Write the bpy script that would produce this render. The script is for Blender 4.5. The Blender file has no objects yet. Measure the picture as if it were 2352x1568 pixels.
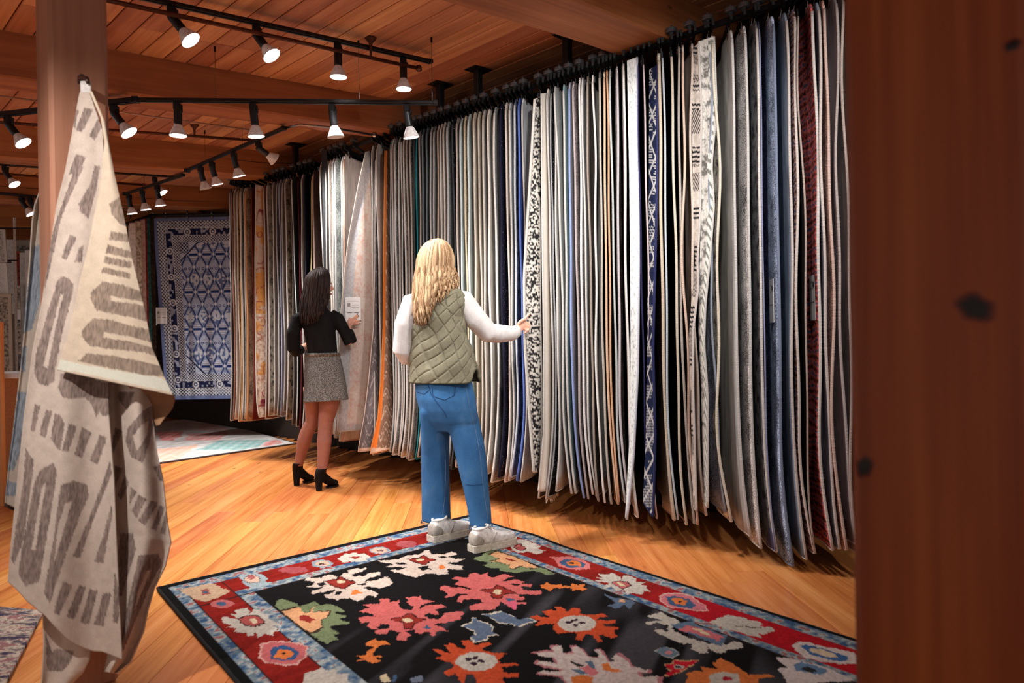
import bpy, bmesh, math, random
import numpy as np
from mathutils import Vector, Matrix
random.seed(7); rng = np.random.default_rng(7)
sc = bpy.context.scene
COL = sc.collection

# ------------------------------------------------------------------ camera, light level
F = 1650.0; SR = .017; CR = (1 - SR * SR) ** .5; H = 1.1       # focal length in px of a 2352 px frame, roll, eye height
cd = bpy.data.cameras.new('camera'); cam = bpy.data.objects.new('camera', cd); COL.objects.link(cam)
cd.sensor_width = 36; cd.lens = F / 2352 * 36; cd.clip_start = .05; cd.clip_end = 100
cam.matrix_world = Matrix(((CR, SR, 0, 0), (0, 0, -1, 0), (-SR, CR, 0, H), (0, 0, 0, 1)))
cd.dof.use_dof = True; cd.dof.focus_distance = 4.4; cd.dof.aperture_fstop = 3.2
sc.camera = cam
wd = bpy.data.worlds.new('world'); sc.world = wd; wd.use_nodes = True
wd.node_tree.nodes['Background'].inputs[0].default_value = (1, .93, .87, 1)
wd.node_tree.nodes['Background'].inputs[1].default_value = .6
sc.view_settings.view_transform = 'Standard'; sc.view_settings.look = 'None'
sc.view_settings.gamma = 1; sc.view_settings.use_curve_mapping = False
sc.view_settings.exposure = -0.08
SPOT = 120.0        # watts of one ceiling spotlight

# ------------------------------------------------------------------ geometry of the room
def ray(px, py):
    a = (px - 1176) / F; b = (784 - py) / F
    return np.array([a * CR + b * SR, 1., -a * SR + b * CR])
def at(px, py, Y):
    r = ray(px, py); return Vector((r[0] * Y, Y, H + r[2] * Y))
def fl(px, py, z=0.):
    r = ray(px, py); t = (z - H) / r[2]; return Vector((r[0] * t, t, z))
def hz(px, py, z):            # point of a pixel's ray at height z
    return fl(px, py, z)
D1 = np.array([-1652 * CR, F]); D1 /= np.hypot(*D1); N = np.array([D1[1], -D1[0]])
CK = .08
def ceil_z(x, y): return 2.92 + CK * (N[0] * x + N[1] * y - 3.127)
def ceil(px, py, dz=0.):
    r = ray(px, py); t = (2.92 - CK * 3.127 + dz - H) / (r[2] - CK * (N @ r[:2])); p = r * t
    return Vector((p[0], p[1], H + p[2]))
def dn(d, n, z=0.): return Vector((d * D1[0] + n * N[0], d * D1[1] + n * N[1], z))

def lin(c):
    o = []
    for v in c[:3]:
        v = v / 255.; o.append(v / 12.92 if v <= .04045 else ((v + .055) / 1.055) ** 2.4)
    return (*o, 1.)

# ------------------------------------------------------------------ object helpers
def obj(name, me, mat=None, parent=None, smooth=False):
    if isinstance(me, bmesh.types.BMesh):
        m = bpy.data.meshes.new(name); me.to_mesh(m); me.free(); me = m
    o = bpy.data.objects.new(name, me); COL.objects.link(o)
    if mat is not None and hasattr(me, 'materials') and not len(me.materials):
        for mm in (mat if isinstance(mat, (list, tuple)) else [mat]): me.materials.append(mm)
    if smooth:
        me.polygons.foreach_set('use_smooth', [True] * len(me.polygons))
    if parent is not None: o.parent = parent
    if name in ('printed_rule', 'fringe', 'frayed_hem', 'laces', 'drying_crack'): o['kind'] = 'stuff'      # too small to pick apart
    return o
def thing(name, label, cat, loc=(0, 0, 0), rz=0., group=None):
    o = bpy.data.objects.new(name, None); COL.objects.link(o); o.empty_display_size = .1
    o.location = loc; o.rotation_euler = (0, 0, rz)
    return tag(o, label, cat, group)
def tag(o, label, cat, group=None):
    o['label'] = label; o['category'] = cat
    if group: o['group'] = group
    return o
def struct(o): o['kind'] = 'structure'; return o
def mesh(name, v, f, smooth=False):
    m = bpy.data.meshes.new(name); m.from_pydata([tuple(p) for p in v], [], f); m.update()
    if smooth: m.polygons.foreach_set('use_smooth', [True] * len(m.polygons))
    return m
def box(bm, c, s, M=None, bev=0.):
    c = Vector(c); vs = []
    g = bmesh.ops.create_cube(bm, size=1.)['verts']
    for v in g:
        p = Vector((v.co.x * s[0], v.co.y * s[1], v.co.z * s[2]))
        if M is not None: p = M @ p
        v.co = p + c
    if bev:
        es = {e for v in g for e in v.link_edges}
        bmesh.ops.bevel(bm, geom=list(es), offset=bev, segments=1, affect='EDGES')
    return bm
def tube(bm, pts, rad, n=8, cap=True):
    pts = [Vector(p) for p in pts]
    if not hasattr(rad, '__len__'): rad = [rad] * len(pts)
    rings = []; ref = None
    for i, p in enumerate(pts):
        a = pts[max(i - 1, 0)]; b = pts[min(i + 1, len(pts) - 1)]; t = (b - a).normalized()
        if ref is None:
            ref = Vector((0, 0, 1)) if abs(t.z) < .9 else Vector((1, 0, 0))
        u = (ref - t * ref.dot(t)).normalized(); w = t.cross(u); ref = u
        rr = rad[i]; ru, rw = (rr if hasattr(rr, '__len__') else (rr, rr))
        rings.append([bm.verts.new(p + u * (math.cos(k * math.tau / n) * ru) + w * (math.sin(k * math.tau / n) * rw)) for k in range(n)])
    for i in range(len(rings) - 1):
        for k in range(n):
            bm.faces.new((rings[i][k], rings[i][(k + 1) % n], rings[i + 1][(k + 1) % n], rings[i + 1][k]))
    if cap:
        bm.faces.new(rings[0][::-1]); bm.faces.new(rings[-1])
    return bm
def lathe(bm, prof, n=20, M=None):
    rings = []
    for r, z in prof:
        rg = []
        for k in range(n):
            p = Vector((r * math.cos(k * math.tau / n), r * math.sin(k * math.tau / n), z))
            rg.append(bm.verts.new(M @ p if M is not None else p))
        rings.append(rg)
    for i in range(len(rings) - 1):
        for k in range(n):
            bm.faces.new((rings[i][k], rings[i][(k + 1) % n], rings[i + 1][(k + 1) % n], rings[i + 1][k]))
    bm.faces.new(rings[0][::-1]); bm.faces.new(rings[-1])
    return bm
def rot_from(d):      # matrix whose local -Z points along d
    d = Vector(d).normalized(); return d.to_track_quat('-Z', 'Y').to_matrix()

# ------------------------------------------------------------------ materials
MC = {}
class Nt:
    def __init__(s, name):
        s.m = bpy.data.materials.new(name); s.m.use_nodes = True; s.t = s.m.node_tree; s.n = s.t.nodes; s.b = s.n['Principled BSDF']
    def a(s, ty, **k):
        nd = s.n.new(ty)
        for kk, v in k.items():
            if kk in nd.inputs.keys(): nd.inputs[kk].default_value = v
            else: setattr(nd, kk, v)
        return nd
    def l(s, o, i): s.t.links.new(o, i)
    def coord(s, kind='Object', scale=(1, 1, 1), rnd=True, rotz=0.):
        tc = s.a('ShaderNodeTexCoord'); mp = s.a('ShaderNodeMapping'); mp.inputs['Scale'].default_value = scale
        mp.inputs['Rotation'].default_value = (0, 0, rotz)
        s.l(tc.outputs[kind], mp.inputs['Vector'])
        if rnd:
            oi = s.a('ShaderNodeObjectInfo'); ml = s.a('ShaderNodeMath', operation='MULTIPLY'); ml.inputs[1].default_value = 37.
            s.l(oi.outputs['Random'], ml.inputs[0]); s.l(ml.outputs[0], mp.inputs['Location'])
        return mp.outputs['Vector']
    def noise(s, vec, scale, detail=4., rough=.6):
        nd = s.a('ShaderNodeTexNoise'); nd.inputs['Scale'].default_value = scale; nd.inputs['Detail'].default_value = detail
        nd.inputs['Roughness'].default_value = rough; s.l(vec, nd.inputs['Vector']); return nd.outputs['Fac']
    def ramp(s, fac, stops, interp='LINEAR'):
        nd = s.a('ShaderNodeValToRGB'); cr = nd.color_ramp; cr.interpolation = interp
        while len(cr.elements) < len(stops): cr.elements.new(.5)
        for e, (p, c) in zip(cr.elements, stops): e.position = p; e.color = lin(c) if max(c[:3]) > 1 else (*c[:3], 1)
        s.l(fac, nd.inputs[0]); return nd.outputs['Color']
    def mix(s, fac, a, b, mode='MIX'):
        nd = s.a('ShaderNodeMix', data_type='RGBA', blend_type=mode)
        for sock, v in ((nd.inputs[0], fac), (nd.inputs[6], a), (nd.inputs[7], b)):
            if isinstance(v, (int, float)): sock.default_value = v
            elif isinstance(v, tuple): sock.default_value = v
            else: s.l(v, sock)
        return nd.outputs[2]
    def math(s, op, a, b=0.):
        nd = s.a('ShaderNodeMath', operation=op)
        for sock, v in ((nd.inputs[0], a), (nd.inputs[1], b)):
            if isinstance(v, (int, float)): sock.default_value = v
            else: s.l(v, sock)
        return nd.outputs[0]
    def bump(s, h, st=.3, dist=.01):
        nd = s.a('ShaderNodeBump'); nd.inputs['Strength'].default_value = st; nd.inputs['Distance'].default_value = dist
        s.l(h, nd.inputs['Height']); s.l(nd.outputs[0], s.b.inputs['Normal'])
    def done(s, col=None, rough=.7, metal=0., spec=.3):
        if col is not None:
            if isinstance(col, tuple): s.b.inputs['Base Color'].default_value = col
            else: s.l(col, s.b.inputs['Base Color'])
        if isinstance(rough, (int, float)): s.b.inputs['Roughness'].default_value = rough
        else: s.l(rough, s.b.inputs['Roughness'])
        s.b.inputs['Metallic'].default_value = metal; s.b.inputs['Specular IOR Level'].default_value = spec
        return s.m
def plain(name, c, rough=.6, metal=0., spec=.3, nz=.06):
    k = ('p', name)
    if k in MC: return MC[k]
    n = Nt(name); v = n.coord(rnd=False); f = n.noise(v, 60, 2)
    a = tuple(max(0, x * (1 - nz * 2)) for x in c); b = tuple(min(255, x * (1 + nz)) for x in c)
    MC[k] = n.done(n.ramp(f, [(.3, a), (.7, b)]), rough, metal, spec); return MC[k]
def emit(name, c, st):
    n = Nt(name); n.b.inputs['Emission Color'].default_value = lin(c); n.b.inputs['Emission Strength'].default_value = st
    return n.done(lin(c), .5)
def wood(name, dark, mid, light, scale=1., rough=.4, axis=0, spec=.4, knots=.0, var=.25, bumpst=.12, contrast=1.):
    n = Nt(name); sv = [9 * scale] * 3; sv[axis] = .55 * scale
    v = n.coord('Object', tuple(sv)); big = n.noise(v, 1.6, 5, .62)
    sv2 = [70 * scale] * 3; sv2[axis] = 1.8 * scale
    v2 = n.coord('Object', tuple(sv2)); fine = n.noise(v2, 1.2, 3, .6)
    f = n.math('ADD', n.math('MULTIPLY', big, .72), n.math('MULTIPLY', fine, .28))
    h = .5 / contrast
    c = n.ramp(f, [(.5 - .22 * contrast, dark), (.5, mid), (.5 + .22 * contrast, light)])
    oi = n.a('ShaderNodeObjectInfo'); hs = n.a('ShaderNodeHueSaturation')
    n.l(n.math('ADD', n.math('MULTIPLY', oi.outputs['Random'], var * 1.6), 1 - var * .8), hs.inputs['Value'])
    n.l(n.math('ADD', n.math('MULTIPLY', oi.outputs['Random'], .02), .49), hs.inputs['Hue'])
    n.l(c, hs.inputs['Color']); c = hs.outputs['Color']
    if knots:
        sk = [3.4] * 3; sk[axis] = 1.5
        vk = n.coord('Object', tuple(sk)); vo = n.a('ShaderNodeTexVoronoi'); vo.inputs['Scale'].default_value = 1.; n.l(vk, vo.inputs['Vector'])
        kf = n.ramp(vo.outputs['Distance'], [(.0, (255, 255, 255)), (knots * .55, (210, 210, 210)), (knots, (0, 0, 0))])
        c = n.mix(n.math('MULTIPLY', kf, .85), c, lin(tuple(x * .45 for x in dark)))
    n.bump(fine, bumpst, .002)
    return n.done(c, rough, 0, spec)
def attr(name, rough=.85, nscale=260., nst=.35, amt=.22, stretch=(1, 1, 1), sheen=.0, spec=.1):
    n = Nt(name); at_ = n.a('ShaderNodeVertexColor'); at_.layer_name = 'Col'
    v = n.coord('Object', stretch, rnd=False); f = n.noise(v, nscale, 3, .7)
    c = n.mix(amt, at_.outputs['Color'], n.ramp(f, [(.3, (0, 0, 0)), (.7, (255, 255, 255))]), 'OVERLAY')
    n.bump(f, nst, .004)
    return n.done(c, rough, 0, spec)
def setcol(me, cols):
    a = me.color_attributes.new('Col', 'FLOAT_COLOR', 'POINT')
    cols = np.asarray(cols, dtype=np.float32)
    if cols.shape[1] == 3: cols = np.hstack([cols, np.ones((len(cols), 1), np.float32)])
    a.data.foreach_set('color', cols.ravel())
def linv(c):
    c = np.asarray(c, float) / 255.
    return np.where(c <= .04045, c / 12.92, ((c + .055) / 1.055) ** 2.4)
def inpoly(x, y, P):
    P = np.asarray(P, float); r = np.zeros(x.shape, bool); j = len(P) - 1
    for i in range(len(P)):
        xi, yi = P[i]; xj, yj = P[j]
        c = ((yi > y) != (yj > y)) & (x < (xj - xi) * (y - yi) / (yj - yi + 1e-12) + xi); r ^= c; j = i
    return r
def vnoise(x, y, s, seed=0):     # smooth value noise on arrays
    x = np.asarray(x, float) * s + seed * 17.3; y = np.asarray(y, float) * s + seed * 9.1
    xi = np.floor(x).astype(int); yi = np.floor(y).astype(int); fx = x - xi; fy = y - yi
    fx = fx * fx * (3 - 2 * fx); fy = fy * fy * (3 - 2 * fy)
    def h(a, b): 
        q = np.sin(a * 127.1 + b * 311.7 + seed) * 43758.5453; return q - np.floor(q)
    return (h(xi, yi) * (1 - fx) + h(xi + 1, yi) * fx) * (1 - fy) + (h(xi, yi + 1) * (1 - fx) + h(xi + 1, yi + 1) * fx) * fy

M_black = plain('black_metal', (24, 24, 26), .38, .3, .5)
M_blackp = plain('black_paint', (16, 16, 17), .55, 0, .3)
M_steel = plain('steel', (150, 150, 152), .25, 1., .5)
M_disc = plain('roller_grey', (78, 79, 82), .34, .4, .6)
M_white = plain('white_shade', (226, 222, 220), .45)
M_glow = emit('lamp_face', (255, 250, 246), 14.)
M_grey_off = plain('lamp_off_face', (205, 200, 196), .4)
M_card = plain('card_white', (226, 224, 224), .35, 0, .5, .01)
M_ink = plain('ink', (40, 40, 42), .5)
M_inkg = plain('ink_grey', (150, 146, 146), .5)

# ------------------------------------------------------------------ floor
M_floor = wood('pine_floor', (180, 104, 50), (210, 134, 72), (226, 156, 94), 1., .25, 0, .5, .06, .13, .05, .75)
M_under = plain('floor_gap', (52, 26, 12), .8)
NW, DE = 4.15, 13.6
def quad_slab(name, z0, z1, mat, n0=-2.6, n1=NW, d0=-3.2, d1=DE, tilt=False):
    v = []
    for z in (z0, z1):
        for d, n in ((d0, n0), (d1, n0), (d1, n1), (d0, n1)):
            p = dn(d, n); v.append((p.x, p.y, z + (ceil_z(p.x, p.y) if tilt else 0)))
    return struct(obj(name, mesh(name, v, [(0, 3, 2, 1), (4, 5, 6, 7), (0, 1, 5, 4), (1, 2, 6, 5), (2, 3, 7, 6), (3, 0, 4, 7)]), mat))
floor = quad_slab('floor', -.12, -.018, M_under)
FA = math.radians(-3.0); fd = np.array([math.sin(FA), math.cos(FA)]); fp = np.array([math.cos(FA), -math.sin(FA)])
PW = .128
def plank_mesh(name, L, W, T, bev):
    bm = bmesh.new(); box(bm, (0, 0, 0), (L, W, T)); 
    es = [e for e in bm.edges if (e.verts[0].co.z > 0 and e.verts[1].co.z > 0)]
    bmesh.ops.bevel(bm, geom=es, offset=bev, segments=1, affect='EDGES')
    m = bpy.data.meshes.new(name); bm.to_mesh(m); bm.free(); return m
pm = {L: plank_mesh('floor_plank', L, PW - .0012, .022, .0012) for L in (2.0, 2.6, 3.2)}
for m in pm.values(): m.materials.append(M_floor)
def inroom(x, y, e=0.):
    d = D1[0] * x + D1[1] * y; n = N[0] * x + N[1] * y
    return -3.2 + e < d < DE - e and -2.6 + e < n < NW - e
far_bm = bmesh.new(); cnt = 0; M4 = Matrix.Rotation(math.pi / 2 - FA, 3, 'Z')
for r in range(-90, 60):
    s = -6 + random.random() * 2.5
    while s < 17:
        L = random.choice((2.0, 2.6, 3.2)); c = s + L / 2; s += L
        x = fp[0] * r * PW + fd[0] * c; y = fp[1] * r * PW + fd[1] * c
        ends = [(x + fd[0] * q * L / 2, y + fd[1] * q * L / 2) for q in (-1, 1)]
        if not any(inroom(*e) for e in ends + [(x, y)]): continue
        nr, fr = ends
        vis = fr[1] > 2.0 and x > -.75 * fr[1] - .1 and x < .52 * fr[1] + .3 and nr[1] < 8.5
        if vis and cnt < 285 and all(inroom(*e) for e in ends):
            o = bpy.data.objects.new('plank', pm[L]); COL.objects.link(o); o.parent = floor; cnt += 1
            o.location = (x, y, -.011 + random.uniform(-.0004, .0004)); o.rotation_euler = (0, 0, math.pi / 2 - FA)
        else:
            lo, hi = -L / 2, L / 2       # trimmed to the room
            while hi - lo > .1 and not inroom(x + fd[0] * lo, y + fd[1] * lo): lo += .1
            while hi - lo > .1 and not inroom(x + fd[0] * hi, y + fd[1] * hi): hi -= .1
            if hi - lo > .15: box(far_bm, (x + fd[0] * (lo + hi) / 2, y + fd[1] * (lo + hi) / 2, -.011), (hi - lo - .001, PW - .0015, .022), M4)
n_ = obj('far_plank_field', far_bm, wood('pine_floor_far', (180, 104, 50), (210, 134, 72), (226, 156, 94), 1., .28, 1, .5, .06, 0, .05, .75), floor); n_['kind'] = 'stuff'

# ------------------------------------------------------------------ ceiling
M_ceil = wood('ceiling_fir', (146, 88, 58), (192, 128, 90), (214, 158, 118), .9, .55, 0, .3, .05, .3, .1)
ceiling = quad_slab('ceiling', .03, .10, plain('ceiling_gap', (22, 11, 7), .9), tilt=True)
CW = .1303
CT = math.atan(CK)
_ex = Vector((D1[0], D1[1], 0)); _ey = Vector((N[0] * math.cos(CT), N[1] * math.cos(CT), math.sin(CT))); _ez = _ex.cross(_ey)
if _ez.z < 0: _ey = -_ey; _ez = _ex.cross(_ey)
Mc = Matrix((_ex, _ey, _ez)).transposed()
qc = Mc.to_4x4().to_quaternion()
cm = {}
for L in (2.4, 3.6, 4.8):
    bm = bmesh.new(); box(bm, (0, 0, 0), (L - .003, CW - .006, .03))
    es = [e for e in bm.edges if (e.verts[0].co.z < 0 and e.verts[1].co.z < 0)]
    bmesh.ops.bevel(bm, geom=es, offset=.004, segments=1, affect='EDGES')
    m = bpy.data.meshes.new('ceiling_plank'); bm.to_mesh(m); bm.free(); m.materials.append(M_ceil); cm[L] = m
cb = bmesh.new(); cnt = 0
for r in range(int((NW + 2.6) / CW) - 0):
    n = 1.30 + CW / 2 + (r - 30) * CW
    if n < -2.5 or n > NW - .06: continue
    s = -3.2 + .02; first = True
    while s < DE - .1:
        L = random.choice((2.4, 3.6, 4.8)) if not first else 2.4 ; first = False
        if s + L > DE: L2 = DE - s
        else: L2 = L
        c = s + L2 / 2; s += L2; p = dn(c, n); z = ceil_z(p.x, p.y) + .015 + random.uniform(-.001, .001)
        if L2 == L and n > .1 and c + L / 2 > 1.2 and cnt < 290:
            o = bpy.data.objects.new('plank', cm[L]); COL.objects.link(o); o.parent = ceiling; cnt += 1
            o.location = (p.x, p.y, z); o.rotation_mode = 'QUATERNION'; o.rotation_quaternion = qc
        else: box(cb, (p.x, p.y, z), (L2 - .003, CW - .006, .03), Mc)
n_ = obj('far_plank_field', cb, wood('ceiling_fir_far', (146, 88, 58), (192, 128, 90), (214, 158, 118), .9, .55, 0, .3, 0, 0, .1), ceiling); n_['kind'] = 'stuff'

# ------------------------------------------------------------------ beams
M_beam = wood('beam_fir', (118, 66, 38), (158, 96, 58), (182, 118, 76), .7, .6, 0, .25, .05, .12, .12)
def beam(d0, d1, hgt, label, n0=-2.5, n1=NW - .01):
    L = n1 - n0; bm = bmesh.new()
    vs = []
    for i in range(25):
        n = L * i / 24 - L / 2
        w = [(-(d1 - d0) / 2, .01), ((d1 - d0) / 2, .01), ((d1 - d0) / 2 - .0, -hgt + .012), ((d1 - d0) / 2 - .012, -hgt), (-(d1 - d0) / 2 + .012, -hgt), (-(d1 - d0) / 2, -hgt + .012)]
        vs.append([bm.verts.new((n, a + .004 * math.sin(i * 1.3 + d0 * 7 + k), b + .003 * math.sin(i * .9 + d0 * 3 + k))) for k, (a, b) in enumerate(w)])
    for i in range(24):
        for k in range(6): bm.faces.new((vs[i][k], vs[i][(k + 1) % 6], vs[i + 1][(k + 1) % 6], vs[i + 1][k]))
    bm.faces.new(vs[0][::-1]); bm.faces.new(vs[-1]); bmesh.ops.recalc_face_normals(bm, faces=bm.faces[:])
    p = dn((d0 + d1) / 2, (n0 + n1) / 2)
    t = thing('ceiling_beam', label, 'beam', (p.x, p.y, ceil_z(p.x, p.y)), 0, 'heavy timber ceiling beams')
    ex = Vector((N[0] * math.cos(CT), N[1] * math.cos(CT), math.sin(CT))); ey = Vector((D1[0], D1[1], 0)); ez = ex.cross(ey)
    t.rotation_mode = 'QUATERNION'; t.rotation_quaternion = Matrix((ex, ey, ez)).transposed().to_quaternion()
    obj('timber', bm, M_beam, t)
    # drying cracks along the near face
    cbm = bmesh.new(); rr = random.Random(int(d0 * 100))
    for k in range(3):
        x0 = rr.uniform(-L / 2, L / 2 - 1.5); z = -hgt * rr.uniform(.3, .75); pts = []
        for j in range(12): pts.append((x0 + j * .13, -(d1 - d0) / 2 + .001, z + .012 * math.sin(j * .5 + k) + rr.uniform(-.003, .003)))
        if d0 > 3 : tube(cbm, pts, [.0008] + [.0028] * 10 + [.0008], 4)
    if len(cbm.verts): obj('drying_crack', cbm, M_under, t)
    else: cbm.free()
    return t
beam(2.08, 2.42, .235, 'wide timber beam crossing the ceiling above the long rug rack')
beam(4.41, 4.66, .235, 'thick timber beam behind the conduit track with four spotlights')
beam(6.37, 6.62, .24, 'timber beam with long crack above the suspended short track')
beam(8.33, 8.58, .24, 'timber beam above the hanging blue lattice rug')
beam(10.3, 10.55, .24, 'timber beam over the far white rug displays')
beam(12.2, 12.45, .24, 'last timber beam before the far store wall')

# ------------------------------------------------------------------ walls
def wall(name, a, b, mat, th=.1, out=(0, 0)):
    ax = Vector((a[0], a[1], 0)); bx = Vector((b[0], b[1], 0)); o_ = Vector((out[0], out[1], 0)) * th
    v = []
    for p in (ax, bx, bx + o_, ax + o_):
        v.append((p.x, p.y, -.1))
    for p in (ax, bx, bx + o_, ax + o_):
        v.append((p.x, p.y, ceil_z(p.x, p.y) + .03))
    return struct(obj(name, mesh(name, v, [(0, 1, 2, 3), (7, 6, 5, 4), (0, 4, 5, 1), (1, 5, 6, 2), (2, 6, 7, 3), (3, 7, 4, 0)]), mat))
M_wallr = wood('wall_board', (92, 62, 38), (124, 88, 58), (146, 108, 74), .8, .7, 0, .2, .04, 0, .1)
M_wallb = plain('wall_dark', (40, 28, 22), .8)
M_walll = plain('wall_plaster', (178, 165, 150), .8)
q = [dn(-3.2, NW), dn(DE, NW), dn(DE, -2.6), dn(-3.2, -2.6)]
wall('wall_right', q[0], q[1], M_wallb, .1, N); wall('wall_back', q[1], q[2], M_walll, .1, D1)
wall('wall_light_block', dn(.45, 2.75), dn(.45, NW), M_wallb, .1, -D1)  # unseen partition added to keep side light from getting behind the rugs


# ------------------------------------------------------------------ posts
def post(name, corner, w, w2, mat, label, bev=.012):
    c = Vector((corner.x, corner.y, 0)) + Vector((D1[0], D1[1], 0)) * w2 / 2 + Vector((N[0], N[1], 0)) * w / 2
    h = ceil_z(c.x, c.y) - .02
    bm = bmesh.new(); box(bm, (0, 0, h / 2), (w, w2, h), None, bev)
    o = obj(name, bm, mat); o.location = (c.x, c.y, 0); o.rotation_euler = (0, 0, math.atan2(N[1], N[0]))
    return tag(o, label, 'post')
M_postl = wood('post_planed', (134, 92, 68), (160, 112, 84), (178, 128, 100), .5, .5, 2, .3, .0, 0, .05, .7)
M_postr = wood('post_oiled', (86, 30, 9), (124, 50, 17), (152, 74, 30), .55, .5, 2, .3, .0, 0, .05, 1.)
post('timber_post', at(120, 600, 2.25), .17, .17, M_postl, 'square planed timber post carrying the patterned throw')
pc = at(2378, 700, .79); rp = post('timber_post', pc, .2, .2, M_postr, 'dark red-brown knotty timber post close beside the near rugs')
M_knot = attr('post_knot', .5, 60, .1, .1, (1, 1, .2), 0, .3)
for kx, ky, ka, kb in ((2240, 706, .021, .018), (1986, 1072, .011, .017), (2326, 104, .008, .009)):
    rr_ = ray(kx, ky); tt = (N[0] * pc.x + N[1] * pc.y) / (N[0] * rr_[0] + N[1] * rr_[1]); kp = Vector((rr_[0] * tt, tt, H + rr_[2] * tt)); vv, ff, cc = [], [], []
    for g in range(7):
        for q in range(24):
            a_ = q * math.tau / 24; w_ = (g / 6) * (1 + .16 * math.sin(2 * a_ + kx) + .08 * math.sin(5 * a_)); vv.append((ka * w_ * math.cos(a_), -.0003 - .0009 * (1 - (g / 6) ** 2), kb * w_ * math.sin(a_))); k_ = max(0, (g / 6 - .55) / .45) ** 1.3; cc.append(linv((22, 9, 5)) * (1 - k_) + linv((118, 47, 16)) * k_)
    for g in range(6):
        for q in range(24): ff.append((g * 24 + q, g * 24 + (q + 1) % 24, (g + 1) * 24 + (q + 1) % 24, (g + 1) * 24 + q))
    m_ = mesh('knot', vv, ff, True); setcol(m_, np.array(cc)); o = obj('knot', m_, M_knot, rp); o.rotation_euler = (0, 0, -math.pi / 2); o.location = Matrix.Rotation(-rp.rotation_euler.z, 3, 'Z') @ (kp - rp.location)

# ------------------------------------------------------------------ tracks, conduits and lamps
def track(pts, label, wires=(), hang=None):
    t = thing('light_track', label, 'light track', (pts[0].x, pts[0].y, pts[0].z))
    o = Vector(pts[0])
    for a, b in zip(pts[:-1], pts[1:]):
        d = (b - a); M = d.to_track_quat('X', 'Z').to_matrix(); bm = bmesh.new()
        box(bm, (a + b) / 2 - o, (d.length, .034, .02), M, .003); box(bm, (a + b) / 2 - o - Vector((0, 0, .011)), (d.length, .012, .006), M)
        obj('rail', bm, M_black, t)
    for e, dr in ((pts[0], pts[0] - pts[1]), (pts[-1], pts[-1] - pts[-2])):
        bm = bmesh.new(); box(bm, e - o, (.03, .038, .024), dr.to_track_quat('X', 'Z').to_matrix(), .003); obj('end_cap', bm, M_blackp, t)
    for w in wires:
        p = pts[0].lerp(pts[-1], w) if len(pts) == 2 else w
        zc = ceil_z(p.x, p.y); bm = bmesh.new(); tube(bm, [p - o, Vector((p.x, p.y, zc)) - o], .0017, 6); obj('hanging_wire', bm, M_steel, t)
        bm = bmesh.new(); tube(bm, [Vector((p.x, p.y, zc - .03)) - o, Vector((p.x, p.y, zc)) - o], .006, 8); obj('ceiling_anchor', bm, M_blackp, t)
    return t
def conduit(pts, r, mat, label, hang=()):
    o = Vector(pts[0]); t = thing('conduit_pipe', label, 'pipe', o)
    bm = bmesh.new(); tube(bm, [p - o for p in pts], r, 10); obj('pipe', bm, mat, t, True)
    for w in hang:
        p = pts[0].lerp(pts[-1], w); zc = ceil_z(p.x, p.y); g = zc - p.z; bm = bmesh.new()
        lathe(bm, [(.035, g), (.033, g - .008), (.012, g - .03), (.007, g - .06), (.007, 0.)], 12, Matrix.Translation(p - o)); obj('ceiling_hanger', bm, mat, t, True)
    e = pts[-1] - o; bm = bmesh.new(); box(bm, e, (.035, .035, .035), None, .008); obj('elbow_fitting', bm, mat, t)
    return t
M_pipe = plain('brown_pipe', (92, 50, 32), .45, .5)
M_pipe2 = plain('pale_pipe', (176, 140, 118), .4, .4)
def lamp(p, aim, lit, label, group, power=1., drop=.02, angle=88):
    aim = Vector(aim).normalized(); t = thing('track_spotlight', label, 'spotlight', p, 0, group)
    bm = bmesh.new(); box(bm, (0, 0, -drop - .018), (.036, .05, .04), None, .004); obj('adapter', bm, M_blackp, t)
    M = rot_from(aim).to_4x4(); base = Vector((0, 0, -drop - .045)); T = Matrix.Translation(base) @ M
    bm = bmesh.new(); lathe(bm, [(.019, .015), (.022, .008), (.022, -.07), (.019, -.078)], 18, T); obj('socket', bm, M_black, t, False)
    bm = bmesh.new(); lathe(bm, [(.004, .02), (.015, .012), (.015, -.012), (.004, -.02)], 10, Matrix.Translation(base + Vector((.012, 0, .008)))); obj('swivel_joint', bm, M_blackp, t)
    bm = bmesh.new(); lathe(bm, [(.019, -.074), (.024, -.082), (.0475, -.132), (.0485, -.138), (.0455, -.138), (.0455, -.134)], 28, T); obj('shade', bm, M_white, t, True)
    bm = bmesh.new(); lathe(bm, [(.001, -.1345), (.045, -.1345), (.045, -.1365), (.001, -.1385)], 28, T); obj('lamp_face', bm, M_glow if lit else M_grey_off, t)
    if lit:
        ld = bpy.data.lights.new('spot', 'SPOT'); ld.energy = SPOT * power; ld.spot_size = math.radians(angle); ld.spot_blend = .75; ld.shadow_soft_size = .035
        ld.color = (1., .975, .955); lo = bpy.data.objects.new('spot', ld); COL.objects.link(lo); lo.parent = t
        lo.location = T @ Vector((0, 0, -.142)); lo.rotation_euler = M.to_euler()
    return t
def lamp_px(px, Y, z, aim, lit, label, group, power=1.):
    p = hz(px, 300, z); r = ray(px, 300); return lamp(Vector((r[0] * Y, Y, z)), aim, lit, label, group, power)
DN = Vector((0, 0, -1)); NV = Vector((N[0], N[1], 0)); DV = Vector((D1[0], D1[1], 0))
def on_line(px, a, b):        # point of segment a-b seen at column px near its height
    for _ in range(30):
        pass
    lo, hi = -1.5, 2.5
    def col(s):
        p = a.lerp(b, s); z = p.z - H; return 1176 + F * (p.x * CR - z * SR) / p.y
    for _ in range(50):
        m = (lo + hi) / 2
        if (col(m) < px) == (col(hi) > col(lo)): lo = m
        else: hi = m
    return a.lerp(b, (lo + hi) / 2)
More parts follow.
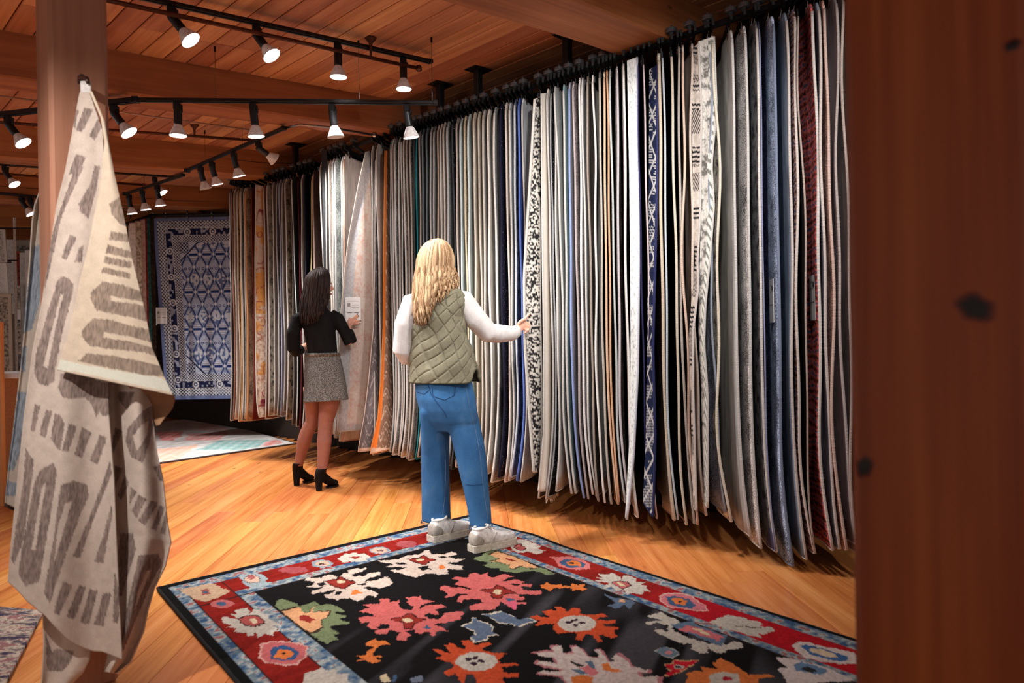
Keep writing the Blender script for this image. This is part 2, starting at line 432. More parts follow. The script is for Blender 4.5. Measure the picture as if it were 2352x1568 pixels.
# track beside the brown conduit (fixed close under the ceiling)
a, b = ceil(300, -12, -.05), ceil(987, 141, -.05)
track([a, b], 'black ceiling track running above the brown conduit with hangers')
for px, aim, lb in ((396, DN + .55 * NV - .55 * DV, 'tilted white spotlight on the conduit track, closest to the timber post'), (590, DN + .4 * NV - .6 * DV, 'tilted white spotlight midway along the conduit track'), (776, DN * 1., 'straight white spotlight on the conduit track beside the flared conduit hanger'), (926, DN * 1., 'straight white spotlight at the conduit elbow, near the track end')):
    lamp(on_line(px, a, b), aim, True, lb, 'spotlights on the conduit track', 1.)
conduit([ceil(240, -1, -.12), ceil(962, 157, -.115)], .011, M_pipe, 'brown electrical conduit with flared hanger under the wooden ceiling', (.8,))
# long suspended track
z2 = 2.5
a, b = hz(312, 229, z2), hz(1000, 236, z2)
track([a, b], 'long black track hung on thin wires before the thick beam', (.26, .74, .99))
for px, aim, lit in ((408, DN, 1), (582, DN + .1 * NV, 1), (763, DN + .15 * NV, 0), (935, DN + .2 * NV, 1)):
    lamp(on_line(px, a, b), aim, bool(lit), {408: 'lit white spotlight near the bend of the long hung track', 582: 'lit white spotlight between the bend and the unlit lamp of the long hung track', 763: 'unlit white cone spotlight on the long hung track', 935: 'bright white spotlight touching the rug rack on the long hung track'}[px], 'spotlights on the long hung track', 1.)
c = hz(0, 263, z2)
c2 = hz(-90, 273, z2)
track([hz(305, 230, z2), c2], 'black track bending off from the long hung track past the post')
for px in (262, 20):
    lamp(on_line(px, hz(305, 230, z2), c2), DN + .55 * NV - .5 * DV, True, 'tilted white spotlight half hidden behind the timber post' if px > 200 else 'tilted white spotlight on the bent track away from the post', 'spotlights on the bent track', .8)
# short suspended tracks parallel to the racks
a, b = hz(430, 391, 2.6), hz(652, 294, 2.6)
track([a, b], 'short black track hung parallel to the rug rack', (.22, .62))
for px, lit in ((594, 1), (537, 1), (487, 1), (461, 0)):
    p = on_line(px, a, b); lamp(p, {594: at(800, 470, 5.75), 537: at(690, 560, 6.2), 487: at(600, 560, 6.7), 461: p + DN}[px] - p if px in (594,) else DN + .3 * NV, bool(lit), {594: 'white spotlight beside the steel conduit on the short hung track', 537: 'white spotlight in the middle of the short hung track', 487: 'lit white spotlight next to the unlit one on the short hung track', 461: 'unlit white cone spotlight ending the short hung track'}[px], 'spotlights on the short hung track', 1.3)
conduit([hz(650, 295, 2.605), hz(690, 286, 2.6), hz(760, 293, 2.61), hz(860, 310, 2.62)], .008, M_steel, 'thin steel conduit curving off the short hung track')
a, b = hz(288, 445, 2.6), hz(420, 402, 2.6)
track([a, b], 'small far black track hung before the blue rug', (.35, .8))
for px in (361, 327, 296):
    lamp(on_line(px, a, b), DN + .2 * NV, True, {361: 'small far spotlight at the junction end of the small far track', 327: 'small far spotlight in the middle of the small far track', 296: 'small far spotlight at the free end of the small far track'}[px], 'spotlights before the blue rug', .9)
a, b = ceil(-60, 372, -.07), ceil(395, 405, -.07)
track([a, b], 'far black track under the cracked beam')
for px in (12, 355):
    lamp(on_line(px, a, b), DN + .5 * NV - .5 * DV, True, 'far round-faced spotlight under the cracked beam' if px < 100 else 'far spotlight under the cracked beam beside the small far track', 'spotlights under the cracked beam', .8)
a, b = hz(-40, 440, 2.6), hz(90, 452, 2.6)
track([a, b], 'far black track behind the grey-blue throw', (.5,))
for px in (50, 70):
    lamp(on_line(px, a, b), DN + .6 * NV - .3 * DV, True, 'far twin-tilted spotlight behind the grey-blue throw' if px < 60 else 'far small spotlight touching the edge of the grey-blue throw', 'spotlights behind the grey-blue throw', .8)
conduit([ceil(-40, 318 - 40, -.09), ceil(580, 322, -.09)], .011, M_pipe, 'brown conduit behind the long hung track', (.25, .75))
conduit([ceil(-40, 215, -.03), ceil(590, 300, -.03)], .006, M_pipe2, 'pale thin conduit fixed along the ceiling planks')
conduit([ceil(-40, 395, -.09), ceil(330, 425, -.09)], .011, M_pipe, 'far brown conduit beyond the cracked beam')
# unseen tracks of the nearer bay, added to light the rugs and the throw
a, b = dn(-.2, 2.1, 2.62), dn(1.72, 2.1, 2.62)
track([a, b], 'unseen black track hung along the near end of the rack', (.1, .5, .9))
for s, td, w in ((.08, 1.0, .6), (.38, 1.55, .7), (.68, 2.2, .75), (.97, 3.0, 1.2)):
    p = a.lerp(b, s); lamp(p, dn(td, 3.2, 1.75) - p, True, {.08: 'unseen white spotlight aimed at the red patterned rug', .38: 'unseen white spotlight aimed at the steel blue plush rug', .68: 'unseen white spotlight aimed at the zebra striped rug', .97: 'unseen white spotlight aimed at the chunky woven rug'}[s], 'unseen spotlights on the near rack track', w)
a, b = dn(1.5, -.6, ceil_z(*dn(1.5, -.6)[:2]) - .05), dn(1.5, 1.6, ceil_z(*dn(1.5, 1.6)[:2]) - .05)
track([a, b], 'added black ceiling track above the patterned floor rug')  # track added out of view; its spotlights fill the rugs and the throw
for s, td, w in ((.02, 0, 2.1), (.3, 3.3, .4), (.6, 2.6, .3), (.93, 3.6, .5)):
    p = a.lerp(b, s); lamp(p, dn(td, 3.1, 1.85) - p if td else at(230, 700, 2.1) - p, True, {.02: 'added white spotlight aimed at the beige throw on the post', .3: 'added white spotlight above the floral floor rug aimed past the blonde shopper', .6: 'added white spotlight above the floral floor rug aimed at the navy zigzag rug', .93: 'added white spotlight above the floral floor rug closest to the rack'}[s], 'added spotlights above the floor rug', w, .02, 62)

# ------------------------------------------------------------------ rug materials
def rugmat(face, style):
    k = ('rug', tuple(face), style)
    if k in MC: return MC[k]
    n = Nt('rug_' + style); v = n.coord('Object', (1, 1, 1)); f = tuple(face)
    dk = tuple(x * .68 for x in f); lt = tuple(min(255, x * 1.12 + 6) for x in f)
    fine = n.noise(v, 420, 3, .7)
    if style == 'plain':
        med = n.noise(n.coord('Object', (1, 1, .25)), 22, 4); c = n.ramp(n.math('ADD', n.math('MULTIPLY', med, .6), n.math('MULTIPLY', fine, .4)), [(.32, dk), (.5, f), (.68, lt)])
    elif style == 'shag':
        med = n.noise(v, 130, 4, .8); c = n.ramp(med, [(.36, tuple(x * .5 for x in f)), (.5, f), (.64, lt)]); fine = med
    elif style == 'speck':
        med = n.noise(v, 150, 3, .75); big = n.noise(v, 7, 3); g = n.math('ADD', n.math('MULTIPLY', med, .7), n.math('MULTIPLY', big, .3))
        c = n.ramp(g, [(.42, tuple(x * .42 for x in f)), (.5, f), (.57, tuple(min(255, x * 1.3 + 22) for x in f))]); fine = med
    elif style == 'dots':
        vo = n.a('ShaderNodeTexVoronoi'); vo.inputs['Scale'].default_value = 75; n.l(v, vo.inputs['Vector'])
        big = n.noise(v, 16, 2); g = n.math('ADD', vo.outputs['Distance'], n.math('MULTIPLY', big, .5))
        c = n.ramp(g, [(.36, (206, 204, 204)), (.42, f)])
    elif style == 'hatch':
        w = n.a('ShaderNodeTexWave'); w.inputs['Scale'].default_value = 55; w.inputs['Distortion'].default_value = 5; w.inputs['Detail'].default_value = 3
        n.l(n.coord('Object', (1, 1, .7), rotz=0), w.inputs['Vector']); w.bands_direction = 'DIAGONAL'
        big = n.noise(v, 9, 3); g = n.math('ADD', n.math('MULTIPLY', w.outputs['Fac'], .45), n.math('MULTIPLY', big, .55)); c = n.ramp(g, [(.3, dk), (.5, f), (.7, lt)])
    elif style == 'plaid':
        big = n.noise(n.coord('Object', (1, 1, 1)), 55, 3, .8); w = n.a('ShaderNodeTexWave'); w.inputs['Scale'].default_value = 6; w.bands_direction = 'Z'; w.inputs['Distortion'].default_value = 4; n.l(v, w.inputs['Vector'])
        g = n.math('ADD', n.math('MULTIPLY', big, .75), n.math('MULTIPLY', w.outputs['Fac'], .25)); c = n.ramp(g, [(.36, (62, 34, 34)), (.46, f), (.55, tuple(min(255, x * 1.15 + 20) for x in f)), (.63, (72, 74, 100))])
    elif style == 'mottle':
        big = n.noise(v, 17, 4, .75); c = n.ramp(big, [(.38, tuple(x * .35 for x in f)), (.5, f), (.6, lt)])
    else: raise KeyError(style)
    n.bump(fine, .45, .004)
    MC[k] = n.done(c, .9, 0, .12); return MC[k]
def bindmat(c):
    k = ('bind', tuple(c))
    if k in MC: return MC[k]
    n = Nt('binding'); w = n.a('ShaderNodeTexWave'); w.inputs['Scale'].default_value = 60; w.bands_direction = 'Z'; w.inputs['Distortion'].default_value = .6
    n.l(n.coord('Object'), w.inputs['Vector']); cc = n.ramp(w.outputs['Fac'], [(.0, tuple(x * .72 for x in c)), (.6, c)])
    n.bump(w.outputs['Fac'], .5, .002); MC[k] = n.done(cc, .85, 0, .15); return MC[k]

# ------------------------------------------------------------------ racks
RZ = 2.70
RK = [(hz(1657, 31, RZ), hz(753, 342, RZ)), (hz(722, 367, RZ), hz(600, 402, RZ)), (hz(602, 405, RZ), hz(528, 413, RZ))]
RA = [(-.36, 1.02), (-.05, 1.05), (-.05, 1.05)]
RL = ['long black rug rack with grey rollers fixed under the ceiling', 'black rug rack section beyond the steel upright', 'short black rug rack section nearest the blue lattice rug']
racks = []
for i, ((a, b), (s0, s1)) in enumerate(zip(RK, RA)):
    o = a.lerp(b, s0); t = thing('rug_rack', RL[i], 'display rack', o); racks.append(t)
    e = a.lerp(b, s1); bk = Vector((N[0], N[1], 0)) * .16
    bm = bmesh.new(); tube(bm, [bk * .55 + Vector((0, 0, -.005)), e - o + bk * .55 + Vector((0, 0, -.005))], .017, 10); obj('rail', bm, M_blackp, t)
    bm = bmesh.new(); tube(bm, [bk * 3 + Vector((0, 0, .0)), e - o + bk * 3], .02, 8); obj('back_rail', bm, M_blackp, t)
    for w in ((.3, .52, .63, .86) if i == 0 else (.5,)):
        p = a.lerp(b, w) + bk * .55; zc = ceil_z(p.x, p.y); bm = bmesh.new()
        box(bm, (p.x - o.x, p.y - o.y, (zc + RZ) / 2 - o.z), (.045, .045, zc - RZ), Matrix.Rotation(.78, 3, 'Z'), .003); obj('ceiling_strut', bm, M_blackp, t)
        bm = bmesh.new(); box(bm, (p.x - o.x, p.y - o.y, zc - .006 - o.z), (.15, .11, .01), Matrix.Rotation(.78, 3, 'Z'), .002); obj('ceiling_plate', bm, M_blackp, t)
# steel upright at the end of the long rack
up = RK[0][0].lerp(RK[0][1], 1.015); bm = bmesh.new(); box(bm, (up.x - racks[0].location.x, up.y - racks[0].location.y, (RZ + .62) / 2 - racks[0].location.z), (.045, .03, RZ - .62), Matrix.Rotation(.2, 3, 'Z'), .003)
obj('upright', bm, plain('upright_grey', (58, 58, 60), .35, .6), racks[0])
disc_bm = bmesh.new(); lathe(disc_bm, [(.006, .028), (.0065, .012), (.026, .0115), (.029, .009), (.029, -.009), (.026, -.0115), (.01, -.012), (.008, -.03)], 22)
disc_me = bpy.data.meshes.new('roller'); disc_bm.to_mesh(disc_me); disc_bm.free(); disc_me.materials.append(M_disc)
def rack_col(i, s, z):
    p = RK[i][0].lerp(RK[i][1], s); return 1176 + F * (p.x * CR - (z - H) * SR) / p.y
def rack_at(i, px, z=1.5):
    lo, hi = -.6, 1.4
    for _ in range(40):
        m = (lo + hi) / 2
        if rack_col(i, m, z) > px: lo = m
        else: hi = m
    return RK[i][0].lerp(RK[i][1], (lo + hi) / 2), (lo + hi) / 2
PHI0 = math.radians(9.5); ROLL = []
def hanger(rack, P, phi, W, first=True):
    d = Vector((math.sin(phi), math.cos(phi), 0)); o = rack.location
    bm = bmesh.new(); box(bm, P + d * (W / 2 + .02) - o + Vector((0, 0, -.03)), (.012, W + .02, .02), Matrix.Rotation(-phi, 3, 'Z'))
    box(bm, P + d * .045 - o + Vector((0, 0, -.012)), (.014, .05, .02), Matrix.Rotation(-phi, 3, 'Z')); obj('hanger_arm', bm, M_blackp, rack)
    if any((P - q).length < .062 for q in ROLL): return
    ROLL.append(P.copy()); r = bpy.data.objects.new('roller', disc_me); COL.objects.link(r); r.parent = rack; r.location = P + d * .03 - o + Vector((0, 0, .012))
clip_bm = bmesh.new()
box(clip_bm, (0, .012, .006), (.02, .008, .034), None, .002); tube(clip_bm, [(0, .012, .02), (0, .004, .035), (0, -.004, .045), (0, .004, .058), (0, .016, .062)], .003, 6)
box(clip_bm, (0, .002, .004), (.016, .004, .022), None, .001)
clip_me = bpy.data.meshes.new('hanging_clip'); clip_bm.to_mesh(clip_me); clip_bm.free(); clip_me.materials.append(M_steel)
BOT = [(520, 962), (545, 966), (600, 962), (650, 948), (670, 968), (690, 986), (760, 1000), (800, 1015), (825, 1036), (850, 1042), (910, 1042), (950, 1053), (1040, 1070), (1120, 1075), (1136, 1108), (1165, 1099), (1203, 1104), (1216, 1106), (1240, 1143), (1268, 1138), (1285, 1126), (1312, 1146), (1325, 1138), (1345, 1140), (1386, 1160), (1415, 1148), (1425, 1166), (1440, 1190), (1455, 1180), (1503, 1190), (1572, 1207), (1600, 1182), (1625, 1170), (1645, 1188), (1662, 1202), (1695, 1243), (1725, 1267), (1757, 1274), (1775, 1285), (1797, 1298), (1845, 1256), (1855, 1245), (1878, 1257), (1890, 1257), (1930, 1259), (1962, 1272)]
def bot_y(px): return float(np.interp(px, [b[0] for b in BOT], [b[1] for b in BOT]))
RUGS = []      # (x, name) of every rug, for neighbour labels
def sheet_mesh(posf, us, vs, th, perp, uvfn=None):
    nu, nv = len(us), len(vs); P = np.array([[posf(u, v) for u in us] for v in vs]); off = np.array([perp.x, perp.y, 0.]) * th / 2
    A = (P + off).reshape(-1, 3); B = (P - off).reshape(-1, 3); V = np.vstack([A, B]); k = nu * nv; fs = []; mi = []
    def id_(r, c): return r * nu + c
    for r in range(nv - 1):
        for c in range(nu - 1):
            fs.append((id_(r, c), id_(r + 1, c), id_(r + 1, c + 1), id_(r, c + 1))); mi.append(0)
            fs.append((k + id_(r, c), k + id_(r, c + 1), k + id_(r + 1, c + 1), k + id_(r + 1, c))); mi.append(1)
    for r in range(nv - 1):
        fs.append((id_(r, 0), k + id_(r, 0), k + id_(r + 1, 0), id_(r + 1, 0))); mi.append(0)
        e = nu - 1; fs.append((id_(r, e), id_(r + 1, e), k + id_(r + 1, e), k + id_(r, e))); mi.append(0)
    for c in range(nu - 1):
        fs.append((id_(0, c), id_(0, c + 1), k + id_(0, c + 1), k + id_(0, c))); mi.append(0)
        e = nv - 1; fs.append((id_(e, c), k + id_(e, c), k + id_(e, c + 1), id_(e, c + 1))); mi.append(0)
    m = mesh('rug', V, fs, True); m.polygons.foreach_set('material_index', mi); return m, P
def rug(ri, px, th, name, face, bind, style, wob=.006, flare=None, back=None, topdx=0., botdx=0., tagc=False, W=1.02, fringe=False, top=0., thin=False):
    P, s = rack_at(ri, px); th = th / 1000.
    phi = math.radians(float(np.interp(px, [530, 700, 900, 1100, 1250, 1450, 1700, 1960], [13, 13, 16, 20, 15.5, 9.5, 8, 7]))); d = Vector((math.sin(phi), math.cos(phi), 0)); perp = Vector((math.cos(phi), -math.sin(phi), 0))
    yb = bot_y(px) + random.uniform(-5, 5); zt = RZ - .075 - top - random.uniform(0, .012); zb = max(at(px, yb, P.y).z, .035); Lh = zt - zb
    if flare is None: flare = (-.05 if px < 1290 else .045) * random.uniform(.6, 1.2) if px > 700 else -.025
    p1, p2, p3 = random.uniform(0, 6), random.uniform(0, 6), px * .02
    f1, f2 = random.uniform(.8, 1.4), random.uniform(2.2, 3.2)
    root = thing('hanging_rug', '', 'rug', (P.x, P.y, 0), 0, 'rugs hanging on the racks')
    mpp = P.y / F                     # metres per pixel here
    def pos(u, v):
        off = wob * (.6 * math.sin(math.tau * v * f1 + p1) + .4 * math.sin(math.tau * v * f2 + p2)) * math.exp(-u / .22)
        off += flare * max(0, (v - .76) / .24) ** 2 * math.exp(-u / .3)
        off += .011 * math.sin(math.tau * u / .46 + p3 + .5 * v) * min(1, u / .12)
        off += (topdx * max(0, 1 - 2 * v) + botdx * max(0, 2 * v - 1)) * mpp * math.exp(-u / .3)
        ue = u + .035 * math.exp(-v * Lh / .035)
        q = d * ue + perp * off; return (q.x, q.y, zt - v * Lh + .012 * math.sin(u * 5 + p1) * v)
    us = np.array([0, .008, .025, .05, .085, .13, .19, .27, .37, .5, .65, .82, 1.]) * W; vs = np.concatenate([[0, .008, .02, .04], np.linspace(.075, 1, 24)])
    m, G = sheet_mesh(pos, us, vs, th, perp)
    for mm in (rugmat(face, style), rugmat(back or face, 'plain' if back else style)): m.materials.append(mm)
    obj('pile', m, None, root)
    bm = bmesh.new(); path = [Vector(G[r, 0]) - d * .0015 for r in range(2, len(vs))]; rb = th * .5 + (.0012 if thin else .0022)
    tube(bm, path + [Vector(G[-1, c]) for c in range(1, 10)], rb, 6); obj('binding', bm, bindmat(bind), root, True)
    if fringe:
        bm = bmesh.new()
        for c in range(14):
            q = Vector(pos(c * .02 + .004, 1.)); tube(bm, [q, q + Vector((random.uniform(-.01, .01), random.uniform(-.01, .01), -.028))], [.004, .0015], 4)
        obj('fringe', bm, bindmat((206, 190, 172)), root)
    for u in (.05, W * .5, W * .95):
        c = bpy.data.objects.new('hanging_clip', clip_me); COL.objects.link(c); c.parent = root; q = pos(u, 0.0); c.location = (q[0], q[1], zt - .012); c.rotation_euler = (0, 0, -phi)
    if tagc: card(root, Vector(pos(.10, (zt - 1.28) / Lh)) + (perp * -1 if px > 1500 else perp) * (th / 2 + .004), phi, px > 1500)
    hanger(root, P, phi, W)
    RUGS.append((px, name, root, ri)); return root
def card(root, q, phi, left=False, w=.085, h=.21):
    # price card in its sleeve, hanging flat on the pile, with printed rules
    sg = -1 if left else 1; M = Matrix.Rotation(-phi + (0 if not left else 0), 3, 'Z')
    bm = bmesh.new(); box(bm, (0, 0, 0), (.003, w, h), None, .0008)
    for v in bm.verts: v.co = M @ v.co + q
    c = obj('price_card', bm, M_card, root); c['label'] = 'white printed price card in a clear sleeve'
    bm = bmesh.new()
    for y, z, ww, hh in ((-.018, -.02, .022, .004), (.016, -.02, .022, .004), (0, .075, .05, .0015), (0, .045, .05, .0015), (-.02, .06, .02, .022)):
        box(bm, (sg * .0018, y, z), (.001, ww, hh))
    for v in bm.verts: v.co = M @ v.co + q
    obj('printed_rule', bm, M_ink, c)
def polyl(pts, t):           # polyline (px,py) evaluated on 0..1 by y
    ys = [p[1] for p in pts]; xs = [p[0] for p in pts]
    y = ys[0] + (ys[-1] - ys[0]) * t; return np.interp(y, ys, xs), y
def sheet_px(name, L, R, YL, YR, colf, mat, label, cat, nu=40, nv=200, th=.008, bow=.02, near='L', group=None, bind=None, bot=None, part='pile'):
    """a hanging sheet whose two long edges were read off the photograph; YL, YR are the depths of these edges"""
    t = np.linspace(0, 1, nv); s = np.linspace(0, 1, nu)
    lx, ly = polyl(L, t); rx, ry = polyl(R, t)
    X = lx[:, None] * (1 - s) + rx[:, None] * s; Yp = ly[:, None] * (1 - s) + ry[:, None] * s
    D = YL * (1 - s) + YR * s; D = np.broadcast_to(D, X.shape) + bow * np.sin(s * math.pi * 2.2 + .4)[None, :] * (.4 + .6 * t[:, None])
    a = (X - 1176) / F; b = (784 - Yp) / F
    V = np.stack([(a * CR + b * SR) * D, D, H + (-a * SR + b * CR) * D], -1)
    o = Vector((float(V[..., 0].mean()), float(V[..., 1].mean()), 0)); V[..., 0] -= o.x; V[..., 1] -= o.y
    fs = [(r * nu + c, (r + 1) * nu + c, (r + 1) * nu + c + 1, r * nu + c + 1) for r in range(nv - 1) for c in range(nu - 1)]
    m = mesh(name, V.reshape(-1, 3), fs, True); cols = colf(X.ravel(), Yp.ravel(), np.tile(s, nv), np.repeat(t, nu)); setcol(m, cols)
    if cat:
        root = thing(name, label, cat, o, 0, group); ob = obj(part, m, mat, root)
    else: root = None; ob = obj(part, m, mat, label); ob.location = o - label.location if hasattr(label, 'location') else o
    sd = ob.modifiers.new('thick', 'SOLIDIFY'); sd.thickness = th; sd.offset = 0
    if bind and root:
        bm = bmesh.new(); c = 0 if near == 'L' else nu - 1
        tube(bm, [Vector(V[r, c]) for r in range(0, nv, 6)] + [Vector(V[-1, cc]) for cc in (range(1, nu, 3) if near == 'L' else range(nu - 2, 0, -3))], th * .62, 6); obj('binding', bm, bindmat(bind), root, True)
    return root if root else ob
def cmixv(a, b, f): return np.asarray(a)[None, :] * (1 - f[:, None]) + np.asarray(b)[None, :] * f[:, None]
M_pile = attr('pile_attr', .9, 300, .4, .25)
M_flat = attr('flatweave_attr', .9, 420, .25, .16, (1, 1, 3))

